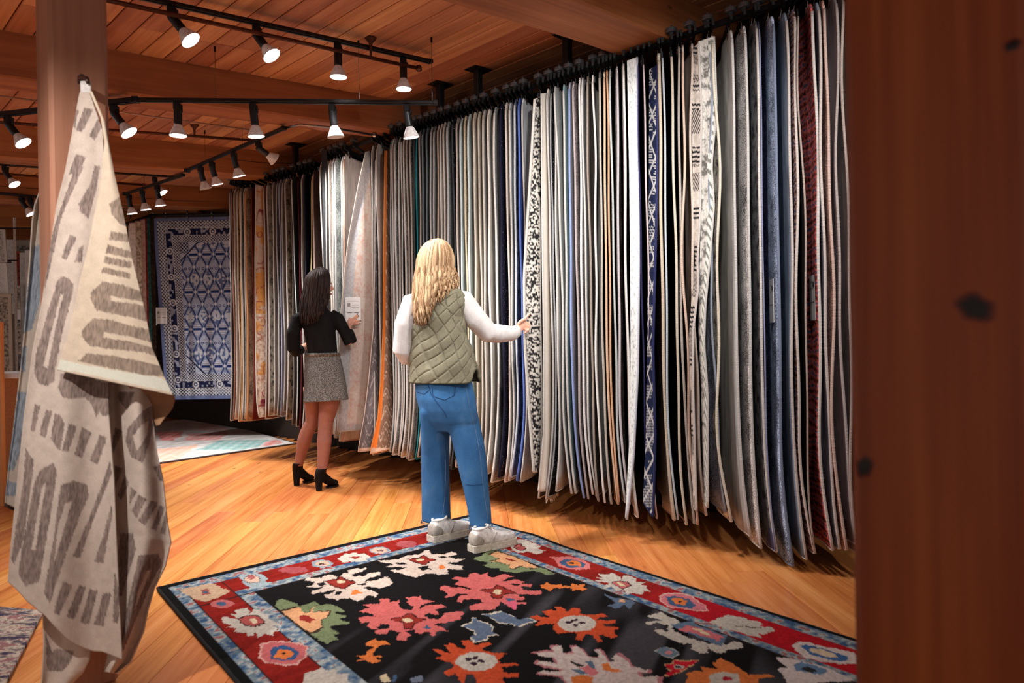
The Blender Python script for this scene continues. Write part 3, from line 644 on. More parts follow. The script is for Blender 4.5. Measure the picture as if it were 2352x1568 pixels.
W_, G_, T_ = (200, 195, 190), (150, 147, 145), (150, 136, 126)
cream, lgrey, mgrey, dgrey = (198, 190, 180), (174, 172, 170), (128, 126, 125), (74, 74, 76)
bw, bt = (198, 192, 187), (168, 157, 149)
DATA = [   # rack, column, thickness mm, name, face, binding, style, extras
 (2, 531, 8, 'charcoal grey rug', dgrey, lgrey, 'plain'), (2, 537, 9, 'brown-red speckled rug', (122, 84, 74), (150, 112, 98), 'speck'), (2, 542, 8, 'pinkish cream rug', (212, 190, 178), cream, 'plain'),
 (2, 549, 8, 'tan and brown rug', (150, 124, 98), cream, 'mottle'), (2, 554, 6, 'amber rug', (190, 154, 112), (206, 164, 112), 'plain'), (2, 557, 9, 'grey-green speckled rug', (112, 116, 110), bw, 'speck'), (2, 564, 8, 'pale taupe rug', (184, 170, 156), bw, 'plain'),
 (2, 568, 14, 'orange and grey speckled rug', (160, 138, 116), (196, 146, 100), 'speck'), (2, 582, 6, 'maroon rug', (104, 44, 38), (128, 54, 44), 'plain'),
 (1, 611, 8, 'rust red rug with cream edge', (126, 80, 60), bw, 'plain'), (1, 618, 10, 'pale grey-green mottled rug', (168, 166, 154), bw, 'mottle'), (1, 630, 8, 'warm grey rug with white edge', (150, 140, 132), bw, 'plain'), (1, 639, 8, 'dark grey flecked rug', (96, 94, 96), lgrey, 'speck'), (1, 646, 6, 'pale violet-grey rug', (150, 150, 168), (176, 180, 200), 'plain'),
 (1, 652, 8, 'grey taupe rug', (134, 124, 116), lgrey, 'plain'), (1, 660, 10, 'brown and white mottled rug', (152, 140, 122), bw, 'mottle'), (1, 673, 7, 'dark taupe rug', (92, 84, 80), (116, 108, 104), 'plain'), (1, 681, 6, 'near-black rug with pale grey edge', (44, 46, 46), (196, 204, 202), 'plain', dict(topdx=-8)), (1, 690, 7, 'deep burgundy rug', (52, 20, 22), (84, 26, 32), 'plain'),
 (1, 696, 9, 'sand grey rug', (176, 168, 158), bw, 'plain'), (1, 704, 7, 'navy-black rug', (28, 30, 42), (38, 40, 52), 'plain'), (1, 715, 7, 'black rug with pale yellow edge', (36, 32, 28), (206, 186, 128), 'plain', dict(topdx=6)), (1, 724, 10, 'brown rug with pinkish looped edge', (94, 76, 70), (204, 178, 170), 'shag'),
 (0, 744, 9, 'ivory looped rug by the upright', (214, 204, 194), (226, 218, 210), 'shag', dict(topdx=-4, fringe=True)), (0, 752, 12, 'ivory and royal blue ladder rug', (206, 200, 192), (196, 188, 178), 'dots', dict(fringe=True)), (0, 761, 9, 'cream looped rug', (214, 202, 190), (226, 216, 206), 'shag'), (0, 768, 9, 'bright white plush rug', (226, 224, 222), W_, 'plain'),
 (0, 774, 14, 'silver and grey-green shag rug', (150, 154, 150), lgrey, 'speck'), (0, 789, 8, 'silver white rug', (206, 206, 206), bw, 'plain'), (0, 795, 7, 'blush white rug', (216, 204, 198), (196, 148, 126), 'plain'),
 (0, 858, 9, 'pale grey rug behind the turned vintage rug', (178, 170, 164), bw, 'plain'), (0, 871, 8, 'cream grey rug', (188, 180, 172), bw, 'plain'),
 (0, 901, 8, 'teal grey rug', (104, 126, 126), lgrey, 'plain'), (0, 906, 8, 'light pearl rug', (196, 190, 184), bw, 'plain'), (0, 912, 10, 'white flecked grey rug', (150, 148, 146), W_, 'speck'), (0, 920, 8, 'ash grey rug', (146, 142, 138), bw, 'plain'), (0, 926, 7, 'white-edged black rug', (40, 40, 42), W_, 'plain'),
 (0, 932, 9, 'greige rug with white edge', (168, 156, 144), W_, 'speck'), (0, 940, 8, 'brown grey rug', (122, 110, 100), bt, 'plain'), (0, 948, 9, 'pewter speckled rug', (116, 112, 108), bt, 'speck'), (0, 955, 7, 'black green rug', (30, 36, 34), (60, 66, 64), 'plain'), (0, 961, 6, 'teal edged dark rug', (44, 62, 64), (36, 118, 128), 'plain'),
 (0, 968, 8, 'umber grey rug', (106, 100, 96), bt, 'plain'), (0, 976, 7, 'slate charcoal rug', (66, 70, 74), (112, 116, 120), 'plain'), (0, 984, 8, 'blue charcoal rug', (62, 68, 72), (100, 106, 110), 'plain'), (0, 993, 8, 'stone grey rug', (136, 132, 128), lgrey, 'plain'), (0, 1000, 8, 'graphite herringbone rug', (104, 102, 100), lgrey, 'hatch'),
 (0, 1007, 8, 'mushroom rug', (150, 136, 122), (176, 162, 148), 'plain', dict(topdx=4)), (0, 1016, 7, 'ivory edged rug', (196, 186, 172), bw, 'plain'), (0, 1025, 7, 'rosy taupe rug', (156, 144, 138), (196, 184, 176), 'plain'), (0, 1032, 12, 'fuzzy mid grey rug', (120, 120, 118), lgrey, 'shag'),
 (0, 1046, 8, 'black rug dotted with white', (16, 17, 22), (60, 62, 66), 'dots'), (0, 1054, 8, 'brown taupe rug', (124, 112, 106), (196, 182, 172), 'plain'), (0, 1063, 9, 'pale aqua rug', (176, 190, 190), (196, 210, 210), 'plain'), (0, 1073, 8, 'tan flecked rug', (166, 148, 122), (206, 190, 162), 'speck'), (0, 1080, 10, 'icy aqua rug with white edge', (158, 166, 162), (204, 216, 216), 'plain'),
 (0, 1093, 9, 'oatmeal rug', (198, 186, 168), (206, 194, 178), 'plain'), (0, 1105, 8, 'oat beige rug', (174, 164, 148), (196, 186, 172), 'plain'), (0, 1114, 9, 'ash taupe rug', (158, 152, 148), cream, 'plain'), (0, 1126, 10, 'warm ivory rug', (204, 196, 184), (220, 214, 206), 'plain'), (0, 1141, 10, 'dove grey rug with ivory edge', (146, 144, 142), (222, 216, 210), 'shag'),
 (0, 1154, 12, 'navy rug speckled with white', (22, 22, 42), (26, 26, 48), 'dots', dict(thin=True)), (0, 1168, 7, 'cream rug with rosy edge', (206, 192, 182), (216, 202, 192), 'plain'), (0, 1176, 9, 'frosty blue-grey rug', (182, 188, 192), bw, 'plain'), (0, 1186, 9, 'navy to silver faded rug', (84, 94, 116), (196, 198, 204), 'mottle'), (0, 1198, 9, 'royal blue rug', (66, 86, 150), (92, 116, 190), 'plain'), (0, 1206, 7, 'pearl edged rug', (190, 190, 194), bw, 'plain'),
 (0, 1241, 8, 'plum striped rug', (62, 56, 66), bw, 'hatch'), (0, 1265, 8, 'ivory rug with frayed hem', (204, 196, 188), bw, 'plain', dict(fringe=True)), (0, 1272, 8, 'black rug with stitched white dots', (20, 20, 24), (150, 150, 152), 'dots', dict(thin=True)), (0, 1280, 8, 'light dove rug', (192, 188, 184), W_, 'plain'),
 (0, 1290, 9, 'grey rug with dotted white pile', (152, 152, 150), W_, 'dots', dict(topdx=-8)), (0, 1300, 9, 'sea green and white rug', (128, 154, 158), W_, 'dots'), (0, 1312, 9, 'lilac grey rug with blue edge', (150, 148, 156), (142, 158, 206), 'plain', dict(tagc=False)), (0, 1325, 8, 'mauve taupe flecked rug', (150, 138, 138), (176, 164, 162), 'speck'), (0, 1337, 9, 'white rug with pink tint', (208, 200, 198), (222, 216, 214), 'speck'),
 (0, 1345, 7, 'silver edged rug', (186, 182, 180), W_, 'plain'), (0, 1356, 8, 'dusky brown rug', (112, 102, 94), (150, 138, 128), 'plain'), (0, 1369, 8, 'ivory rug with thick edge', (216, 208, 200), (226, 220, 214), 'plain', dict(wob=.01)), (0, 1383, 9, 'dark hatched grey rug', (110, 104, 100), (176, 168, 158), 'hatch'),
 (0, 1393, 9, 'apricot patterned rug', (196, 160, 132), (210, 174, 146), 'speck'), (0, 1401, 7, 'copper flecked rug', (176, 128, 94), (206, 160, 126), 'speck'), (0, 1410, 8, 'sage grey rug', (142, 144, 136), (178, 182, 180), 'plain'), (0, 1419, 9, 'lilac scroll patterned rug', (166, 158, 160), (186, 178, 180), 'speck', dict(topdx=8)), (0, 1440, 9, 'bone white rug', (196, 186, 178), (224, 218, 212), 'plain', dict(wob=.008)),
 (0, 1474, 6, 'thin navy rug', (30, 30, 58), (44, 42, 82), 'plain', dict(thin=True)), (0, 1487, 7, 'dark rug with blush edge', (46, 40, 44), (196, 178, 178), 'plain', dict(thin=True)),
 (0, 1522, 13, 'cream looped shag rug', (206, 194, 178), (196, 180, 160), 'shag'), (0, 1530, 7, 'ice blue edged rug', (60, 66, 70), (186, 194, 200), 'plain'), (0, 1552, 10, 'black moss rug with oat edge', (38, 42, 40), (206, 194, 176), 'shag'), (0, 1566, 9, 'taupe hair-pattern rug', (150, 142, 136), (170, 162, 154), 'hatch', dict(wob=.01)),
 (0, 1574, 9, 'peach edged wavy rug', (196, 176, 164), (212, 184, 166), 'plain', dict(wob=.018)), (0, 1594, 9, 'blush beige hide rug', (196, 180, 168), (206, 190, 178), 'plain', dict(wob=.014)),
 (0, 1636, 9, 'blue grey wavy rug', (120, 128, 144), (150, 158, 172), 'speck', dict(wob=.014)), (0, 1648, 10, 'ivory rug with ochre patches', (212, 202, 184), (220, 210, 192), 'mottle', dict(wob=.02)), (0, 1690, 10, 'silver grey plush rug', (176, 174, 172), (200, 196, 192), 'plain', dict(wob=.003)),
 (0, 1721, 10, 'pale pewter plush rug', (176, 172, 170), (196, 192, 188), 'speck', dict(wob=.003)), (0, 1747, 9, 'black and silver mottled rug', (92, 92, 94), (206, 200, 194), 'mottle', dict(wob=.003)), (0, 1753, 5, 'thin lavender backed rug', (70, 72, 104), (140, 144, 172), 'plain', dict(thin=True, wob=.003)),
 (0, 1787, 10, 'steel blue plush rug', (142, 156, 180), (118, 128, 150), 'speck', dict(tagc=True, wob=.003)), (0, 1817, 9, 'slate blue backed rug', (118, 130, 146), (196, 186, 180), 'plain', dict(wob=.008)), (0, 1831, 9, 'rosy brown plaid rug', (156, 122, 114), (202, 190, 182), 'plaid', dict(wob=.012)), (0, 1846, 5, 'thin dark rug with tan edge', (34, 30, 30), (170, 154, 144), 'plain', dict(wob=.016)),
 (0, 1878, 10, 'red patterned rug with white edge', (176, 78, 70), (210, 200, 194), 'plaid', dict(wob=.01, tagc=True)), (0, 1893, 9, 'slate grey-blue rug with stitched edge', (130, 142, 156), (200, 188, 182), 'plain', dict(wob=.01)), (0, 1908, 9, 'dusty pink rug', (184, 140, 126), (206, 178, 166), 'speck', dict(wob=.012)), (0, 1929, 8, 'mauve grey rug', (128, 118, 122), (178, 166, 162), 'plain', dict(wob=.014)), (0, 1947, 8, 'taupe rug beside the dark post', (110, 98, 94), (176, 160, 152), 'plain', dict(wob=.014)), (0, 1972, 8, 'brown rug at the rack end', (110, 88, 78), (160, 140, 130), 'plain'),
]
for r in DATA: rug(*r[:7], **(r[7] if len(r) > 7 else {}))

# ---- rugs whose pattern shows: the edges follow the photograph, the colours are woven per vertex
def c_vint(X, Y, s, t):
    n = vnoise(X, Y, .09, 1) * .5 + vnoise(X, Y * 3, .3, 2) * .5; c = cmixv(linv((186, 172, 162)), linv((206, 196, 188)), n)
    r = np.clip((vnoise(X, Y, .05, 3) * .6 + vnoise(X, Y, .35, 4) * .5 - .66) * 9, 0, 1) * (s > .3); c = c * (1 - .4 * r[:, None]) + linv((180, 124, 112)) * .4 * r[:, None]
    w = 22 / np.maximum(1, np.interp(Y, [350, 550, 700, 990], [14, 55, 66, 60])); b = ((s < w) & (s > w * .12)) | (Y > 972)
    bl = cmixv(linv((150, 152, 160)), linv((190, 186, 182)), vnoise(X, Y, .7, 5)); c[b] = bl[b]
    r2 = (s > w) & (s < w * 1.7); k = np.clip((vnoise(X, Y, .2, 6) - .45) * 3, 0, 1) * .5 * r2; c = c * (1 - k[:, None]) + linv((186, 138, 118)) * k[:, None]; return c
vr = sheet_px('hanging_rug', [(840, 348), (822, 430), (800, 550), (790, 640), (783, 720), (777, 850), (775, 992)], [(848, 346), (852, 480), (857, 600), (858, 720), (852, 880), (832, 986)], 5.63, 5.7, c_vint, M_flat,
         'pale vintage rug with faded red motifs turned towards the dark-haired shopper', 'rug', 60, 240, .006, .012, bind=(214, 204, 194), group='rugs hanging on the racks')
RUGS.append((815, 'turned vintage rug', vr, 0))
def c_chunk(X, Y, s, t):
    q = vnoise(X, Y, .3, 7) * .5 + vnoise(X * .5, Y, .5, 8) * .5; k = np.clip((q - .5) * 14 + .5, 0, 1) * np.clip(1.5 - abs(s - .6) * 1.2, .35, 1)
    return cmixv(linv((212, 206, 196)), linv((38, 36, 38)), np.clip(k, 0, 1))
o = sheet_px('hanging_rug', [(1228, 228), (1219, 380), (1208, 560), (1204, 640), (1206, 800), (1216, 950), (1226, 1083)], [(1238, 222), (1240, 400), (1240, 600), (1243, 800), (1240, 1000), (1233, 1082)], 4.27, 4.36, c_chunk, M_pile,
         'chunky black and white woven rug pulled forward by the blonde shopper', 'rug', 30, 260, .014, .006, bind=(206, 200, 192), group='rugs hanging on the racks'); RUGS.append((1222, 'chunky black and white rug', o, 0))
def c_flor(X, Y, s, t):
    c = cmixv(linv((206, 192, 180)), linv((180, 164, 146)), vnoise(X, Y, .25, 1)); y = np.clip((vnoise(X, Y, .045, 12) - .5) * 6 + np.where((Y > 625) & (Y < 720), 2.2, 0) + np.where(X > 600, .6, 0), 0, 1) * (Y < 860)
    c = c * (1 - .8 * y[:, None]) + linv((204, 140, 40)) * .8 * y[:, None]; ln = abs(vnoise(X, Y, .055, 14) - .5) < .028; c[ln] = linv((146, 74, 78))
    g = np.clip((vnoise(X, Y, .3, 16) - .52) * 8, 0, 1) * (Y > 700) * .5; c = c * (1 - g[:, None]) + linv((140, 92, 60)) * g[:, None]
    d = np.clip((vnoise(X, Y, .12, 15) - .45) * 9, 0, 1) * np.clip((Y - 885) / 30, 0, 1) * np.clip((945 - Y) / 20, 0, 1); c = c * (1 - d[:, None]) + linv((110, 36, 50)) * d[:, None]; return c
o = sheet_px('hanging_rug', [(588, 424), (586, 600), (587, 800), (590, 920), (595, 958)], [(609, 428), (610, 600), (611, 800), (613, 920), (611, 955)], 6.74, 6.8, c_flor, M_pile,
         'cream rug with yellow ochre and crimson branching pattern', 'rug', 26, 220, .01, .004, bind=(214, 204, 194), group='rugs hanging on the racks'); RUGS.append((598, 'ochre branch rug', o, 2))
def c_scroll(base, line):
    def f(X, Y, s, t):
        c = cmixv(linv(base), linv(tuple(x * .72 for x in base)), np.clip(s * .6 + vnoise(X, Y, .2, 3) * .5, 0, 1)); l = (abs(np.sin(Y * .16 + 2.4 * np.sin(X * .25)) * .5 + s - .75) < .10) & (vnoise(X, Y, .5, 9) > .3); c[l] = linv(line)
        c[Y > 1028] = linv((204, 176, 156)); return c
    return f
o = sheet_px('hanging_rug', [(862, 368), (861, 600), (858, 750), (846, 880), (836, 960), (822, 1037)], [(869, 366), (869, 600), (868, 800), (869, 960), (856, 1034)], 5.44, 5.52, c_scroll((122, 114, 116), (164, 156, 154)), M_flat,
         'grey scroll-patterned rug curling forward beside the orange-edged rug', 'rug', 30, 220, .006, .006, bind=(206, 192, 182), group='rugs hanging on the racks'); RUGS.append((866, 'grey scroll rug', o, 0))
def c_or(X, Y, s, t):
    c = c_scroll((150, 116, 96), (190, 166, 148))(X, Y, s, t); c[(s < .25) & (Y < 1028)] = linv((226, 122, 52)); return c
o = sheet_px('hanging_rug', [(884, 346), (881, 600), (880, 750), (876, 850), (868, 960), (849, 1043)], [(899, 344), (899, 600), (899, 800), (901, 960), (903, 1030)], 5.38, 5.46, c_or, M_flat,
         'rust scroll-patterned rug with bright orange edge', 'rug', 34, 220, .006, .006, bind=(226, 140, 76), group='rugs hanging on the racks'); RUGS.append((886, 'orange edged rug', o, 0))
def c_cream(X, Y, s, t): return cmixv(linv((220, 212, 202)), linv((190, 178, 164)), np.clip(s * 1.3 - .3 + .2 * vnoise(X, Y, .1, 2), 0, 1))
o = sheet_px('hanging_rug', [(1243, 215), (1245, 500), (1249, 800), (1248, 1000), (1236, 1128)], [(1256, 214), (1260, 500), (1265, 800), (1266, 1000), (1262, 1126)], 4.28, 4.36, c_cream, M_flat,
         'ivory canvas rug with a long crease and fringed hem', 'rug', 20, 120, .008, .006, bind=(220, 214, 206), group='rugs hanging on the racks'); RUGS.append((1254, 'ivory canvas rug', o, 0))
def c_white(X, Y, s, t):
    k = np.clip((vnoise(X, Y, .5, 2) * .6 + vnoise(X, Y, .9, 3) * .4 - .56) * 7, 0, 1); return cmixv(linv((208, 210, 208)), linv((160, 164, 164)), k)
o = sheet_px('hanging_rug', [(1441, 140), (1446, 400), (1448, 600), (1449, 800), (1447, 1000), (1438, 1186)], [(1463, 132), (1466, 400), (1468, 600), (1465, 850), (1455, 1050), (1440, 1192)], 3.93, 3.89, c_white, M_pile,
         'white rug finely speckled with grey', 'rug', 30, 240, .012, .004, near='R', bind=(196, 196, 204), group='rugs hanging on the racks'); RUGS.append((1458, 'white speckled rug', o, 0))
def c_navy(X, Y, s, t):
    c = cmixv(linv((18, 22, 42)), linv((28, 36, 66)), vnoise(X, Y, .3, 1)); u = (s - .5) * 24; y = Y + 0 * s
    z1 = abs(((y + u * 1.8) / 58) % 1 - .5) < .07; z2 = abs(((y - u * 2.2) / 76) % 1 - .5) < .06; st = (abs((y / 6.4) % 1 - .5) < .17) & (vnoise(X, Y, .06, 5) > .52)
    w = z1 | z2 | st; c[w] = linv((170, 168, 166)); return c
o = sheet_px('hanging_rug', [(1493, 160), (1492, 400), (1490, 600), (1488, 800), (1485, 1000), (1478, 1150)], [(1510, 150), (1510, 400), (1505, 600), (1500, 800), (1505, 1000), (1500, 1188)], 3.86, 3.8, c_navy, M_pile,
         'navy rug with white zigzag lattice', 'rug', 26, 400, .012, .003, near='R', bind=(40, 44, 84), group='rugs hanging on the racks'); RUGS.append((1500, 'navy zigzag rug', o, 0))
def c_zeb(X, Y, s, t):
    c = cmixv(linv((206, 196, 186)), linv((170, 160, 150)), vnoise(X, Y, .2, 1)); b = (np.sin((Y + np.where(np.sin(Y * .05) > 0, (s - .5) * 46, 0)) * .58) > -.05) & (vnoise(X * 0, Y, .03, 3) > .38); c[b] = linv((34, 30, 32)); return c
o = sheet_px('hanging_rug', [(1594, 110), (1590, 250), (1592, 400), (1592, 500), (1598, 600), (1590, 680), (1584, 780), (1588, 900), (1594, 1160)], [(1604, 100), (1611, 250), (1609, 400), (1608, 500), (1602, 600), (1604, 660), (1592, 760), (1592, 900), (1600, 1175)], 3.66, 3.62, c_zeb, M_pile,
         'black and ivory zebra striped rug with wavy edge', 'rug', 24, 400, .01, .003, near='R', bind=(206, 196, 190), group='rugs hanging on the racks'); RUGS.append((1606, 'zebra striped rug', o, 0))
def c_mott(X, Y, s, t):
    c = cmixv(linv((206, 202, 194)), linv((104, 102, 98)), np.clip((vnoise(X, Y, .08, 1) * .6 + vnoise(X, Y, .4, 2) * .4 - .45) * 4, 0, 1)); b = (s > .62); st = b & (((Y + X * .35) / 4.2) % 1 < .4); c[b] = linv((206, 204, 196)); c[st] = linv((120, 122, 114)); return c
o = sheet_px('hanging_rug', [(1604, 96), (1614, 250), (1612, 400), (1610, 520), (1607, 640), (1606, 760), (1612, 900), (1618, 1150)], [(1640, 84), (1646, 250), (1634, 380), (1640, 470), (1630, 600), (1620, 700), (1617, 790), (1625, 900), (1626, 1166)], 3.63, 3.58, c_mott, M_pile,
         'grey marbled rug with finely striped border', 'rug', 40, 300, .01, .005, near='R', bind=(206, 202, 196), group='rugs hanging on the racks'); RUGS.append((1630, 'marbled striped-border rug', o, 0))
for px, nm, o, ri in RUGS[-11:]:
    if nm != 'taupe rug': P, s = rack_at(ri, px); hanger(o, P, PHI0, .9)
# labels: what it looks like and which rugs hang on either side
RUGS.sort(key=lambda r: r[0])
for i, (px, name, o, ri) in enumerate(RUGS):
    if o['label']: continue
    l = RUGS[i - 1][1] if i else None; r = RUGS[i + 1][1] if i + 1 < len(RUGS) else None
    l = l.split(' with')[0].split(' beside')[0].split(' by')[0].split(' behind')[0] if l else None; r = r.split(' with')[0].split(' beside')[0].split(' by')[0].split(' behind')[0] if r else None
    w = f'{name} hanging between {l} and {r}' if l and r else f'{name} hanging at the rack end next to {l or r}'
    if len(w.split()) > 16: w = f'{name} hanging next to {l or r}'
    o['label'] = w

# ------------------------------------------------------------------ the large floral rug on the floor
rF, rL = fl(1075, 1188), fl(362, 1355)
e2 = Vector((math.sin(math.radians(142.2)), math.cos(math.radians(142.2)), 0)); e1 = (rL - rF); RW = e1.length; e1.normalize(); RLn = 2.74
NA, NB = 330, 480
ga = np.linspace(0, RW, NA); gb = np.linspace(0, RLn, NB); A_, B_ = np.meshgrid(ga, gb, indexing='ij')
wobA = .006 * np.sin(B_ * 5.1 + 1) * np.exp(-A_ / .2) + .012 * np.exp(-((B_ - .62) / .1) ** 2) * np.exp(-A_ / .12)
WX = rF.x + e1.x * A_ + e2.x * B_ + 0; WY = rF.y + e1.y * A_ + e2.y * B_
WZ = .013 + .012 * np.exp(-A_ / .12) * np.exp(-((B_ - .66) / .16) ** 2)
# the pixel of each knot, to look up the motifs traced off the photograph
zz = 0.006 - H; PXa = WX * CR - zz * SR; PYb = WX * SR + zz * CR; KX = 1176 + F * PXa / WY; KY = 784 - F * PYb / WY
def fuzz(amt, s, seed): return (vnoise(A_, B_, s, seed) - .5) * amt
jx = KX + fuzz(5, 60, 1) + fuzz(2.5, 160, 2); jy = KY + fuzz(3, 60, 3) + fuzz(1.5, 160, 4)
Cc = np.zeros((NA, NB, 3)); blk = linv((20, 17, 18)); Cc[:] = blk
dark2 = np.clip((vnoise(A_ * .35, B_ * 2.2 - A_ * 1.0, 7, 5) - .5) * 3, 0, 1) * np.clip((B_ - 1.0) / .5, 0, 1); Cc += dark2[..., None] * (linv((66, 62, 66)) - blk)
sA, sB, sC = A_, RW - A_, B_                       # distances from the F-R edge, L-B edge and F-L edge
def band(d0, g1, r1, g2, f1, dist): return np.digitize(dist, [d0, g1, r1, g2, f1]) 
zone = np.minimum.reduce([np.digitize(sA, [.022, .086, .268, .315]), np.digitize(sB, [.034, .082, .248, .318]), np.digitize(sC, [.045, .135, .315, .385])])
red = cmixv(linv((146, 34, 26)), linv((112, 22, 18)), np.clip(vnoise(A_.ravel() * .5 + B_.ravel() * .3, B_.ravel() * 3, 14, 6) * .7 + vnoise(A_.ravel(), B_.ravel(), 60, 7) * .3, 0, 1)).reshape(NA, NB, 3)
bright = np.clip((B_ - 1.55) / .3, 0, 1) * (sA < .27); red = red * (1 - .7 * bright[..., None]) + linv((186, 24, 40)) * .7 * bright[..., None]
pal = [linv((92, 112, 132)), linv((58, 84, 116)), linv((158, 164, 162)), linv((150, 96, 96)), linv((120, 132, 140))]
gi = vnoise(A_, B_, 34, 8) * .6 + vnoise(A_, B_, 75, 9) * .4; gd = np.zeros((NA, NB, 3))
for lo, hi, c in ((0, .3, pal[1]), (.3, .42, pal[0]), (.42, .56, pal[4]), (.56, .7, pal[2]), (.7, 2, pal[3])): gd[(gi >= lo) & (gi < hi)] = c
Cc[(zone == 1) | (zone == 3)] = gd[(zone == 1) | (zone == 3)]; Cc[zone == 2] = red[zone == 2]; Cc[zone == 0] = linv((18, 16, 17))
for dist, e in ((sA, .318), (sB, .25), (sC, .388), (sB, .083)): Cc[(abs(dist - e) < .005) & (zone >= 2)] = linv((42, 30, 28))
CRP = {'A': (360, 1180, 4.042), 'B': (780, 1240, 4.704), 'C': (1180, 1200, 4.26), 'D': (1480, 1300, 4.704), 'Z': (360, 1150, 2.94)}
def paint(crop, pts, col, out=None):
    ox, oy, s = CRP[crop]; P = [(ox + x / s, oy + y / s) for x, y in pts]
    if out is not None:
        c = np.mean(P, 0); Q = [(c[0] + (x - c[0]) * 1.06 + np.sign(x - c[0]) * 1.6, c[1] + (y - c[1]) * 1.06 + np.sign(y - c[1]) * 1.2) for x, y in P]; Cc[inpoly(jx, jy, Q) & (zone > 0)] = linv(out)
    Cc[inpoly(jx, jy, P) & (zone > 0)] = linv(col)
def oval(crop, cx, cy, rx, ry, col): paint(crop, [(cx + rx * math.cos(k * .3142), cy + ry * math.sin(k * .3142)) for k in range(20)], col)
WH, PK, DR, CM, BL, OR, RO, GN, PE = (186, 176, 164), (196, 98, 94), (138, 44, 36), (206, 184, 150), (62, 86, 116), (206, 112, 56), (190, 74, 42), (112, 122, 88), (204, 150, 108)
paint('A', [(215, 720), (330, 690), (380, 680), (480, 660), (560, 670), (590, 700), (650, 710), (680, 740), (600, 780), (560, 800), (440, 830), (330, 800), (300, 770), (230, 750)], (184, 154, 126)); paint('A', [(410, 715), (480, 705), (500, 760), (430, 775)], (146, 78, 72)); oval('A', 452, 742, 24, 10, BL)
oval('A', 605, 848, 112, 40, (176, 96, 94)); oval('A', 600, 850, 48, 17, BL)
paint('A', [(610, 970), (700, 985), (760, 990), (680, 940), (760, 950), (720, 915), (800, 900), (850, 890), (865, 940), (900, 900), (960, 910), (960, 940), (1030, 950), (1050, 1000), (1120, 1030), (1160, 1060), (1080, 1060), (1140, 1100), (1080, 1120), (1090, 1150), (1000, 1130), (950, 1165), (910, 1110), (900, 1150), (850, 1160), (840, 1110), (790, 1120), (720, 1110), (740, 1080), (640, 1070), (700, 1050), (610, 1030)], WH)
paint('A', [(760, 990), (870, 960), (950, 970), (1000, 1030), (900, 1060), (820, 1050)], (164, 78, 74), (60, 30, 28)); paint('A', [(860, 990), (910, 985), (935, 1030), (890, 1040)], CM)
paint('A', [(980, 1230), (1100, 1205), (1200, 1215), (1320, 1230), (1390, 1260), (1370, 1340), (1290, 1410), (1180, 1420), (1020, 1390), (970, 1350)], (180, 94, 94), (200, 150, 140)); paint('A', [(1080, 1250), (1180, 1240), (1280, 1265), (1330, 1310), (1290, 1370), (1170, 1385), (1060, 1360), (1050, 1300)], (48, 78, 118)); paint('A', [(1140, 1270), (1220, 1280), (1270, 1300), (1255, 1345), (1190, 1370), (1090, 1350), (1110, 1300)], OR); oval('A', 1175, 1312, 24, 12, (30, 26, 30))
paint('A', [(1370, 1500), (1450, 1480), (1540, 1450), (1600, 1480), (1660, 1455), (1680, 1500), (1770, 1500), (1800, 1640), (1340, 1640)], WH)
paint('A', [(750, 590), (830, 570), (920, 560), (990, 580), (1030, 610), (1020, 650), (1080, 650), (990, 700), (900, 710), (850, 690), (800, 660), (790, 630)], (148, 160, 164)); oval('A', 885, 620, 76, 38, (46, 44, 50)); oval('A', 885, 620, 70, 34, (202, 168, 148)); oval('A', 880, 605, 40, 18, (160, 90, 88))
oval('A', 1535, 475, 100, 40, (132, 142, 150)); oval('A', 1540, 475, 62, 26, (196, 160, 140)); oval('A', 1540, 478, 34, 9, (60, 30, 30)); oval('A', 1270, 535, 140, 30, (154, 72, 76))
paint('A', [(1680, 430), (1720, 400), (1780, 380), (1830, 375), (1880, 385), (1930, 380), (1990, 410), (1940, 425), (1960, 450), (1880, 455), (1800, 455), (1740, 465)], WH); paint('A', [(1780, 415), (1850, 400), (1900, 415), (1850, 430)], DR)
oval('B', 440, 125, 110, 40, (130, 138, 146)); oval('B', 430, 125, 85, 30, (190, 156, 138)); oval('B', 440, 128, 40, 10, (60, 30, 30)); oval('B', 720, 60, 110, 40, (156, 76, 78))
paint('Z', [(1000, 590), (1050, 580), (1070, 555), (1000, 545), (1010, 530), (1110, 530), (1150, 505), (1230, 525), (1260, 500), (1300, 500), (1290, 480), (1340, 470), (1420, 460), (1390, 490), (1340, 500), (1330, 520), (1400, 520), (1440, 500), (1510, 490), (1505, 510), (1440, 530), (1400, 560), (1480, 550), (1560, 520), (1590, 560), (1570, 590), (1500, 600), (1430, 590), (1390, 600), (1460, 620), (1500, 640), (1480, 660), (1420, 650), (1400, 680), (1350, 690), (1300, 665), (1220, 680), (1160, 670), (1120, 650), (1180, 635), (1210, 610), (1130, 625), (1060, 640), (1040, 620), (1120, 600), (1150, 580), (1080, 600)], (200, 180, 166))
for q in ([(1130, 500), (1100, 515), (1130, 520), (1160, 510)], [(1350, 570), (1420, 565), (1400, 580), (1360, 580)], [(1080, 570), (1130, 560), (1140, 575), (1100, 590)], [(1300, 512), (1330, 505), (1340, 515)], [(1200, 630), (1230, 620), (1260, 630), (1210, 650)]): paint('Z', q, (22, 19, 20))
paint('Z', [(1130, 555), (1210, 545), (1240, 520), (1280, 545), (1350, 560), (1290, 580), (1270, 605), (1210, 590)], DR, (50, 24, 22)); oval('Z', 1245, 557, 25, 13, CM); paint('Z', [(1310, 620), (1350, 610), (1400, 635), (1320, 650)], OR)
